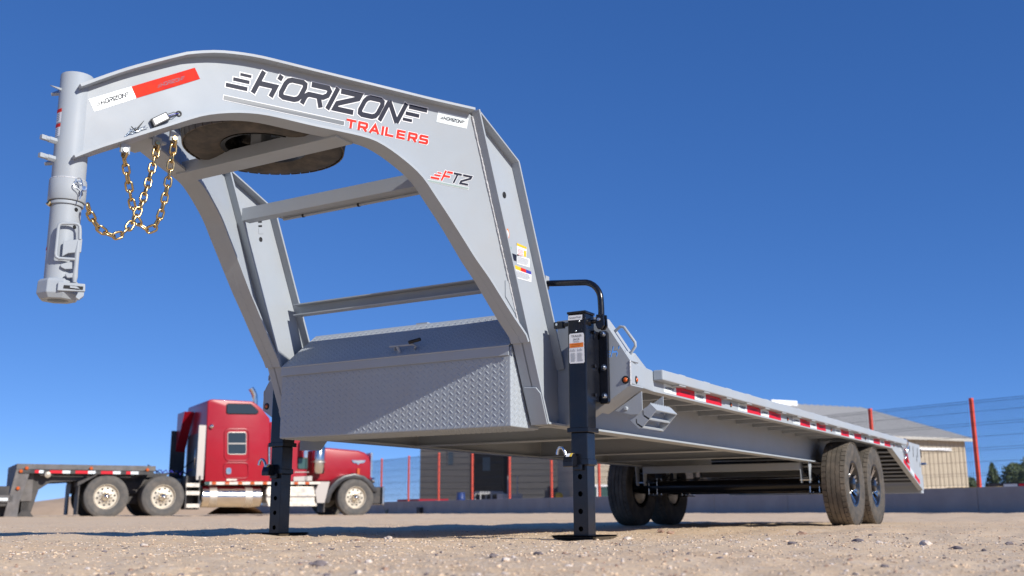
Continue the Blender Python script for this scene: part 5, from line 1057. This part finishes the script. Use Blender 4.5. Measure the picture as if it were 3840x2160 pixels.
FN = empty('mesh_fence', (FA.x, FA.y, .70), rzF, worldspace=False); tag(FN, 'welded wire mesh fence with orange-red square posts on concrete wall', 'fence')
POST = MB().box(-.042, .042, -.042, .042, -.01, 2.22).mesh('post', M['post'], bevel=.006)
mp_ = MB()
for k in range(1, int(step/.052)): x = k*.052; mp_.prism([(x - .0042, -.052, .05), (x + .0042, -.052, .05), (x, -.045, .05)], (0, 0, 2.10))
for z in [.06, .28, .34, .62, .90, .96, 1.24, 1.52, 1.58, 1.86, 2.08, 2.14]: mp_.prism([(.0, -.0585, z), (.0, -.0525, z), (.0, -.055, z + .007)], (step, 0, 0))
PAN = mp_.mesh('mesh_panel', M['wire'], fix=False)
for k in range(-7, npan + 4):
    link('post', POST, FN, (k*step, 0, 0))
    if k < npan + 3: link('mesh_panel', PAN, FN, (k*step, 0, 0))
# ================================================================== BUILDINGS
def cam_dir(az): f = Vector((r2.x, r2.y, 0)).normalized(); r = Vector((r0.x, r0.y, 0)).normalized(); return (f*math.cos(math.radians(az)) + r*math.sin(math.radians(az))).normalized()
E1 = cam_dir(64); rzB = math.atan2(E1.y, E1.x)
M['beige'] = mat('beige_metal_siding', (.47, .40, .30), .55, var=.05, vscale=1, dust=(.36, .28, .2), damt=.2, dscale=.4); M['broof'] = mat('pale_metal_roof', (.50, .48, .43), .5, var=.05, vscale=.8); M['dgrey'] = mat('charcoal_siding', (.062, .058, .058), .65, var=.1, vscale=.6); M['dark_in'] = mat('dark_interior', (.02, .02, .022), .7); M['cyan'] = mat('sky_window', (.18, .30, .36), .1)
P0 = gpt(3640, 52.0); LBW = 12.0
BB = empty('beige_metal_building', (P0.x, P0.y, .05), rzB, worldspace=False); tag(BB, 'beige ribbed metal building with a low pale gable roof', 'building')
EH, RH, DP = 3.55, 5.80, 7.2
wm = MB(); wm.box(-LBW, 0, .0, .06, -.2, EH).box(-.06, 0, .06, 2*DP, -.2, EH).box(-LBW, -LBW + .06, .06, 2*DP, -.2, EH).box(-LBW + .06, -.06, 2*DP - .06, 2*DP, -.2, EH)
wm.prism([(-.05, .06, EH), (-.05, DP, RH - .1), (-.05, 2*DP, EH)], (.05, 0, 0)); wl_o = mk('wall', wm, M['beige'], BB)
rib_ = MB().prism([(0, 0, 0), (.10, 0, 0), (.07, -.035, 0), (.03, -.035, 0)], (0, 0, EH)).mesh('wall_rib', M['beige'], fix=True)
for k in range(int(LBW/.30)): link('wall_rib', rib_, wl_o, (-.2 - k*.30, .0, 0))
rf = MB(); rf.prism([(.35, -.35, EH - .04), (.35, DP, RH), (.35, DP, RH + .08), (.35, -.35, EH + .06)], (-LBW - .7, 0, 0)); rf.prism([(.35, 2*DP + .35, EH - .04), (.35, 2*DP + .35, EH + .06), (.35, DP, RH + .08), (.35, DP, RH)], (-LBW - .7, 0, 0)); ro = mk('roof', rf, M['broof'], BB)
rr_ = MB(); rr_.prism([(0, -.35, EH + .06), (.05, -.35, EH + .10), (.10, -.35, EH + .06)], (0, DP + .35, RH - EH + .02)); rrm = rr_.mesh('roof_rib', M['broof'])
for k in range(int(LBW/.45)): link('roof_rib', rrm, ro, (.15 - k*.45, 0, 0))
mk('gutter', MB().box(-LBW - .3, .36, -.47, -.351, EH - .08, EH + .05), M['broof'], BB); mk('fascia', MB().box(-4.6, -1.1, -.12, -.05, EH - .55, EH - .42), M['white'], BB)
mk('roof_vent', MB().box(-6.6, -4.8, DP - .5, DP + .5, RH - .2, RH + .20), M['white'], BB, bevel=.04)
A0 = gpt(2162, 50.0); E1A = cam_dir(84); TA = loc_fn(A0, E1A, .05)
AX = empty('beige_annex', (A0.x, A0.y, .05), math.atan2(E1A.y, E1A.x), worldspace=False); tag(AX, 'small beige clapboard building with white framed windows beside the charcoal one', 'building')
LA = TA((2480, 1800))[0]; mk('wall', MB().box(0, LA, .03, .2, -.2, 3.3).box(0, .2, .2, 6, -.2, 3.3).box(LA - .2, LA, .2, 6, -.2, 3.3).box(.2, LA - .2, 5.8, 6, -.2, 3.3), M['beige'], AX)
for k in range(13): mk('siding_board', MB().prism([(0, .03, k*.25), (0, -.02, k*.25 + .01), (0, .005, k*.25 + .24), (0, .03, k*.25 + .24)], (LA, 0, 0)), M['beige'], AX)
mk('roof', MB().prism([(-.2, -.3, 3.3), (-.2, 6.3, 3.3), (-.2, 6.3, 3.42), (-.2, 3.0, 4.2), (-.2, -.3, 3.42)], (LA + .4, 0, 0)), M['broof'], AX)
for (pa, pb) in ((2200, 2236), (2246, 2292)):
    xa, xb = TA((pa, 1850))[0], TA((pb, 1850))[0]; wd = mk('window', MB().box(xa, xb, -.05, -.04, .78, 1.28), M['gglass'], AX); mk('frame', MB().box(xa - .07, xb + .07, -.09, -.045, 1.28, 1.38).box(xa - .07, xa, -.09, -.045, .78, 1.28).box(xb, xb + .07, -.09, -.045, .78, 1.28).box(xa - .07, xb + .07, -.09, -.045, .68, .78), M['white'], wd)
Q0 = gpt(1573, 60.0); E1D = cam_dir(86)
DB = empty('charcoal_building', (Q0.x, Q0.y, .05), math.atan2(E1D.y, E1D.x), worldspace=False); tag(DB, 'charcoal grey building with horizontal siding and a dark bay opening', 'building')
TB = loc_fn(Q0, E1D, .05)
ba, _ = TB((1763, 1800)); bb_, _ = TB((1912, 1800)); bend, _ = TB((2150, 1800)); HB = 5.4
mk('wall', MB().box(0, ba, .03, .25, -.2, HB).box(bb_, bend, .03, .25, -.2, HB).box(ba, bb_, .03, .25, 4.4, HB).box(0, .2, .25, 9, -.2, HB).box(bend - .2, bend, .25, 9, -.2, HB).box(.2, bend - .2, 8.8, 9, -.2, HB), M['dgrey'], DB)
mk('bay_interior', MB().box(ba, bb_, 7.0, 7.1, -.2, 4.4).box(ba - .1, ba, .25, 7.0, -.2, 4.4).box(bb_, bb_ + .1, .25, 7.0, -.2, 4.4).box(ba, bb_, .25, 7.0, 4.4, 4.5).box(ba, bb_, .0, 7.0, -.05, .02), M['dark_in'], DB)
for k in range(15):
    z = k*.36
    mk('siding_board', MB().prism([(0, .03, z), (0, -.02, z + .01), (0, .0, z + .345), (0, .03, z + .345)], (ba - .02, 0, 0)), M['dgrey'], DB); mk('siding_board', MB().prism([(bb_ + .02, .03, z), (bb_ + .02, -.02, z + .01), (bb_ + .02, .0, z + .345), (bb_ + .02, .03, z + .345)], (bend - bb_ - .12, 0, 0)), M['dgrey'], DB)
mk('roof', MB().box(-.15, bend + .15, -.15, 9.15, HB, HB + .12), M['dgrey'], DB); mk('corner_trim', MB().box(bend - .08, bend + .04, -.06, .02, -.2, HB), M['broof'], DB)
(xa, za), (xb, zb2) = TB((1681, 1743)), TB((1699, 1695)); wd = mk('window', MB().box(xa, xb, -.035, -.025, za, zb2), M['tglass'], DB); mk('frame', MB().box(xa - .06, xb + .06, -.05, -.03, zb2, zb2 + .06).box(xa - .06, xa, -.05, -.03, za, zb2).box(xb, xb + .06, -.05, -.03, za, zb2), M['dgrey'], wd)
(xa, za), (xb, zb2) = TB((1829, 1755)), TB((1860, 1690)); mk('window', MB().box(xa, xb, 6.90, 6.92, za + .1, 3.6), M['cyan'], DB)
# ================================================================== THINGS BEHIND THE WALL
def yard(name, px, Z, label, cat, rz=None):
    q = gpt(px, Z); e = empty(name, (q.x, q.y, .07), rzB if rz is None else rz, worldspace=False); tag(e, label, cat); return e, Z/FOC
e, k = yard('flat_trailer', 1490, 58, 'low red flat trailer parked beyond the wall by the charcoal building', 'trailer', rzF)
mk('deck', MB().box(.0, 2.6, 0, 1.8, .62, .80), M['tred'], e, bevel=.01); mk('side_rail', MB().box(.05, 2.55, -.05, -.001, .66, .78), M['tred'], e); 
for x in (.7, 1.5): mk('wheel', MB().lathe([(.0001, -.1), (.30, -.1), (.33, -.08), (.33, .08), (.30, .1), (.0001, .1)], (x, .15, .33), (0, 1, 0), 20), M['ttyre'], e, smooth=40)
e, k = yard('roller_stand', 1797, 55, 'pale steel roller stand with open legs in front of the dark bay', 'machine')
M['pale'] = mat('pale_steel', (.42, .42, .42), .5, var=.1)
mk('rail', MB().box(0, 1.5, 0, .06, 1.02, 1.10).box(0, 1.5, .7, .76, 1.02, 1.10), M['pale'], e)
for x in (.05, .7, 1.4):
    mk('leg', MB().box(x, x + .06, 0, .06, -.1, 1.02), M['pale'], e); mk('leg', MB().box(x, x + .06, .7, .76, -.1, 1.02), M['pale'], e)
for x in np.arange(.1, 1.45, .16): mk('roller', MB().cyl((x, .05, 1.13), (x, .72, 1.13), .045, 10), M['pale'], e, smooth=40)
e, k = yard('steel_bench', 1885, 54, 'pale boxy steel bench with two uprights beside the roller stand', 'machine')
mk('body', MB().box(0, 1.15, 0, .7, .45, 1.02), M['pale'], e, bevel=.02); mk('plinth', MB().box(.05, 1.1, .05, .65, -.1, .45), M['dgrey'], e)
for x in (.45, 1.0): mk('upright', MB().box(x, x + .05, .3, .35, 1.02, 1.95), M['pale'], e)
e, k = yard('blue_barrel', 1728, 55.5, 'upright blue plastic barrel against the charcoal building', 'barrel')
mk('drum', MB().lathe([(.0001, -.1), (.22, -.1), (.23, .2), (.245, .24), (.23, .28), (.23, .75), (.245, .79), (.23, .83), (.22, 1.12), (.0001, 1.12)], (0, 0, 0), (0, 0, 1), 20), mat('blue_plastic', (.02, .06, .25), .4), e, smooth=40)
e, k = yard('compressor', 2058, 52, 'black compressor with a round yellow tank beyond the wall', 'machine')
mk('tank', MB().lathe([(.0001, -.22), (.14, -.20), (.19, -.12), (.19, .12), (.14, .20), (.0001, .22)], (.55, 0, .85), (1, 0, 0), 18), M['yellow'], e, smooth=40); mk('engine', MB().box(-.12, .25, -.15, .2, .5, 1.15), M['frame'], e, bevel=.03); mk('shroud', MB().box(-.02, .18, -.1, .1, 1.15, 1.35), M['frame'], e, bevel=.02); mk('base', MB().box(-.15, .8, -.2, .2, -.1, .52), M['frame'], e)
e, k = yard('pallet_stack', 3540, 33, 'yellow timber pallets stacked just beyond the wall', 'pallets', rzF)
M['ply'] = mat('yellow_timber', (.50, .36, .10), .7, var=.2, vscale=4)
for j, (xo, ln_2) in enumerate(((0, .62), (.66, 1.1))):
    for q in range(3): mk('slat', MB().box(xo, xo + ln_2, .2, 1.2, .60 + q*.075, .60 + q*.075 + .03), M['ply'], e)
    for q in range(3): mk('runner', MB().box(xo + q*(ln_2 - .1)/2, xo + q*(ln_2 - .1)/2 + .1, .2, 1.2, .05, .60), M['ply'], e)
e, k = yard('parked_trailer', 3712, 36, 'black flat trailer with red and white side tape beyond the fence', 'trailer', rzF)
mk('deck', MB().box(0, 6.5, 0, 2.4, .78, .98), M['ftf'], e)
for q in range(8): mk('reflective_tape', MB().box(.6 + q*.55, 1.1 + q*.55, -.01, -.002, .82, .95), M['tape_red' if q % 2 else 'tape_white'], e)
for x in (1.2, 2.2): mk('wheel', MB().lathe([(.0001, -.12), (.36, -.12), (.40, -.09), (.40, .09), (.36, .12), (.0001, .12)], (x, .2, .40), (0, 1, 0), 20), M['ttyre'], e, smooth=40)
# curb block and crate at the wall foot
q = onz((1578, 1927), .085); q = gpt(1578, 50.0)
tag(mk('dark_crate', MB().box(-.16, .16, -.15, .15, 0, .28).box(-.17, .17, -.16, .16, .28, .31), M['frame'], None, bevel=.01, loc=(q.x, q.y, .085), rot=(0, 0, rzF)), 'small black box on the gravel at the foot of the wall', 'box')
# trees beyond the fence
M['leaf'] = mat('dry_green_leaves', (.055, .085, .035), .7, var=.4, vscale=1.5); M['bark'] = mat('bark', (.10, .075, .05), .9, var=.3)
def tree(px, Z, h, w, label, kind):
    q = gpt(px, Z); e = empty(kind, (q.x, q.y, .05), 0, worldspace=False); tag(e, label, 'tree', None)
    mk('trunk', MB().tube([(0, 0, -.2), (.05, 0, h*.3), (0, .05, h*.6), (.02, 0, h*.9)], [.16, .13, .09, .03], 8), M['bark'], e, smooth=60)
    nl = 1400; mb = MB(); vs = []; fs_ = []
    for i in range(nl):
        t = rng.random()**.8; a = rng.uniform(0, 6.28); wid = w*(1 - t)**.7*(.7 + .5*math.sin(a*3 + t*9)) if kind == 'conifer_tree' else w*math.sqrt(max(0, 1 - (2*t - 1)**2))*(.75 + .35*math.sin(a*2 + t*6)); r_ = wid*math.sqrt(rng.random())
        c = Vector((r_*math.cos(a), r_*math.sin(a), h*(.15 + .85*t))); d = Vector(rng.normal(size=3)).normalized()*rng.uniform(.10, .22); d2 = d.orthogonal().normalized()*rng.uniform(.05, .11); b = len(vs); vs += [c - d, c + d2, c + d, c - d2]; fs_.append((b, b+1, b+2, b+3))
    mb.add(vs, fs_); tag(mk('crown', mb, M['leaf'], e, fix=False), kind='stuff')
tree(3735, 88, 4.0, 1.0, 'small pointed conifer beyond the fence near the black trailer', 'conifer_tree')
tree(3648, 92, 2.9, 1.1, 'low bushy tree at the corner of the beige building', 'bushy_tree')
tree(3820, 84, 3.8, 2.0, 'rounded green tree beyond the fence, the widest one', 'rounded_tree')
tree(3895, 80, 4.2, 2.2, 'tall rounded tree beyond the fence past the widest tree', 'rounded_tree')
# weeds at the wall
M['weed'] = mat('dry_weed', (.20, .19, .09), .8, var=.3)
for (px, Z, label) in ((3800, 26.3, 'tall thin dry weed growing at the wall foot'), (2835, 36, 'spindly dry weed at the wall behind the wheels'), (1690, 48.5, 'small dry weed tuft at the wall under the dark building'), (1450, 53, 'dry brown weed tuft at the wall by the truck bumper')):
    q = gpt(px, Z); mb = MB(); e = None
    for i in range(26):
        a = rng.uniform(0, 6.28); ln_3 = rng.uniform(.15, .5); t1 = Vector((math.cos(a)*ln_3*.45, math.sin(a)*ln_3*.45, ln_3)); mb.tube([(0, 0, -.03), t1*.5 + Vector((0, 0, .03)), t1], [.006, .005, .001], 4)
    tag(mk('weed', mb, M['weed'], None, loc=(q.x, q.y, float(ground_h(q.x, q.y)))), label, 'weed')
# sand mound beyond the truck
q = gpt(330, 62); nx, ny = 60, 26; gxx, gyy = np.meshgrid(np.linspace(-1, 1, nx), np.linspace(-1, 1, ny)); f_ = Vector((r2.x, r2.y, 0)).normalized(); rgt = Vector((r0.x, r0.y, 0)).normalized()
px2 = q.x + rgt.x*gxx*9 + f_.x*gyy*7; py2 = q.y + rgt.y*gxx*9 + f_.y*gyy*7
hh = 1.75*np.clip(1 - np.abs(gxx - .35)**1.6*1.1, 0, 1)*np.clip(1 - gyy**2, 0, 1) + .10*np.sin(gxx*9 + gyy*4) * np.clip(1 - gxx**2, 0, 1)*np.clip(1 - gyy**2, 0, 1) - .05
ii, jj = np.meshgrid(np.arange(ny-1), np.arange(nx-1), indexing='ij')
sm = np_mesh('sand_mound', np.stack([px2, py2, hh + .05], -1).reshape(-1, 3), np.stack([ii*nx + jj, ii*nx + jj + 1, (ii+1)*nx + jj + 1, (ii+1)*nx + jj], -1).reshape(-1, 4), [mat('tan_sand', (.46, .33, .22), .95, var=.12, vscale=.8, bump=.4, bscale=6)])
tag(link('sand_mound', sm), kind='structure')
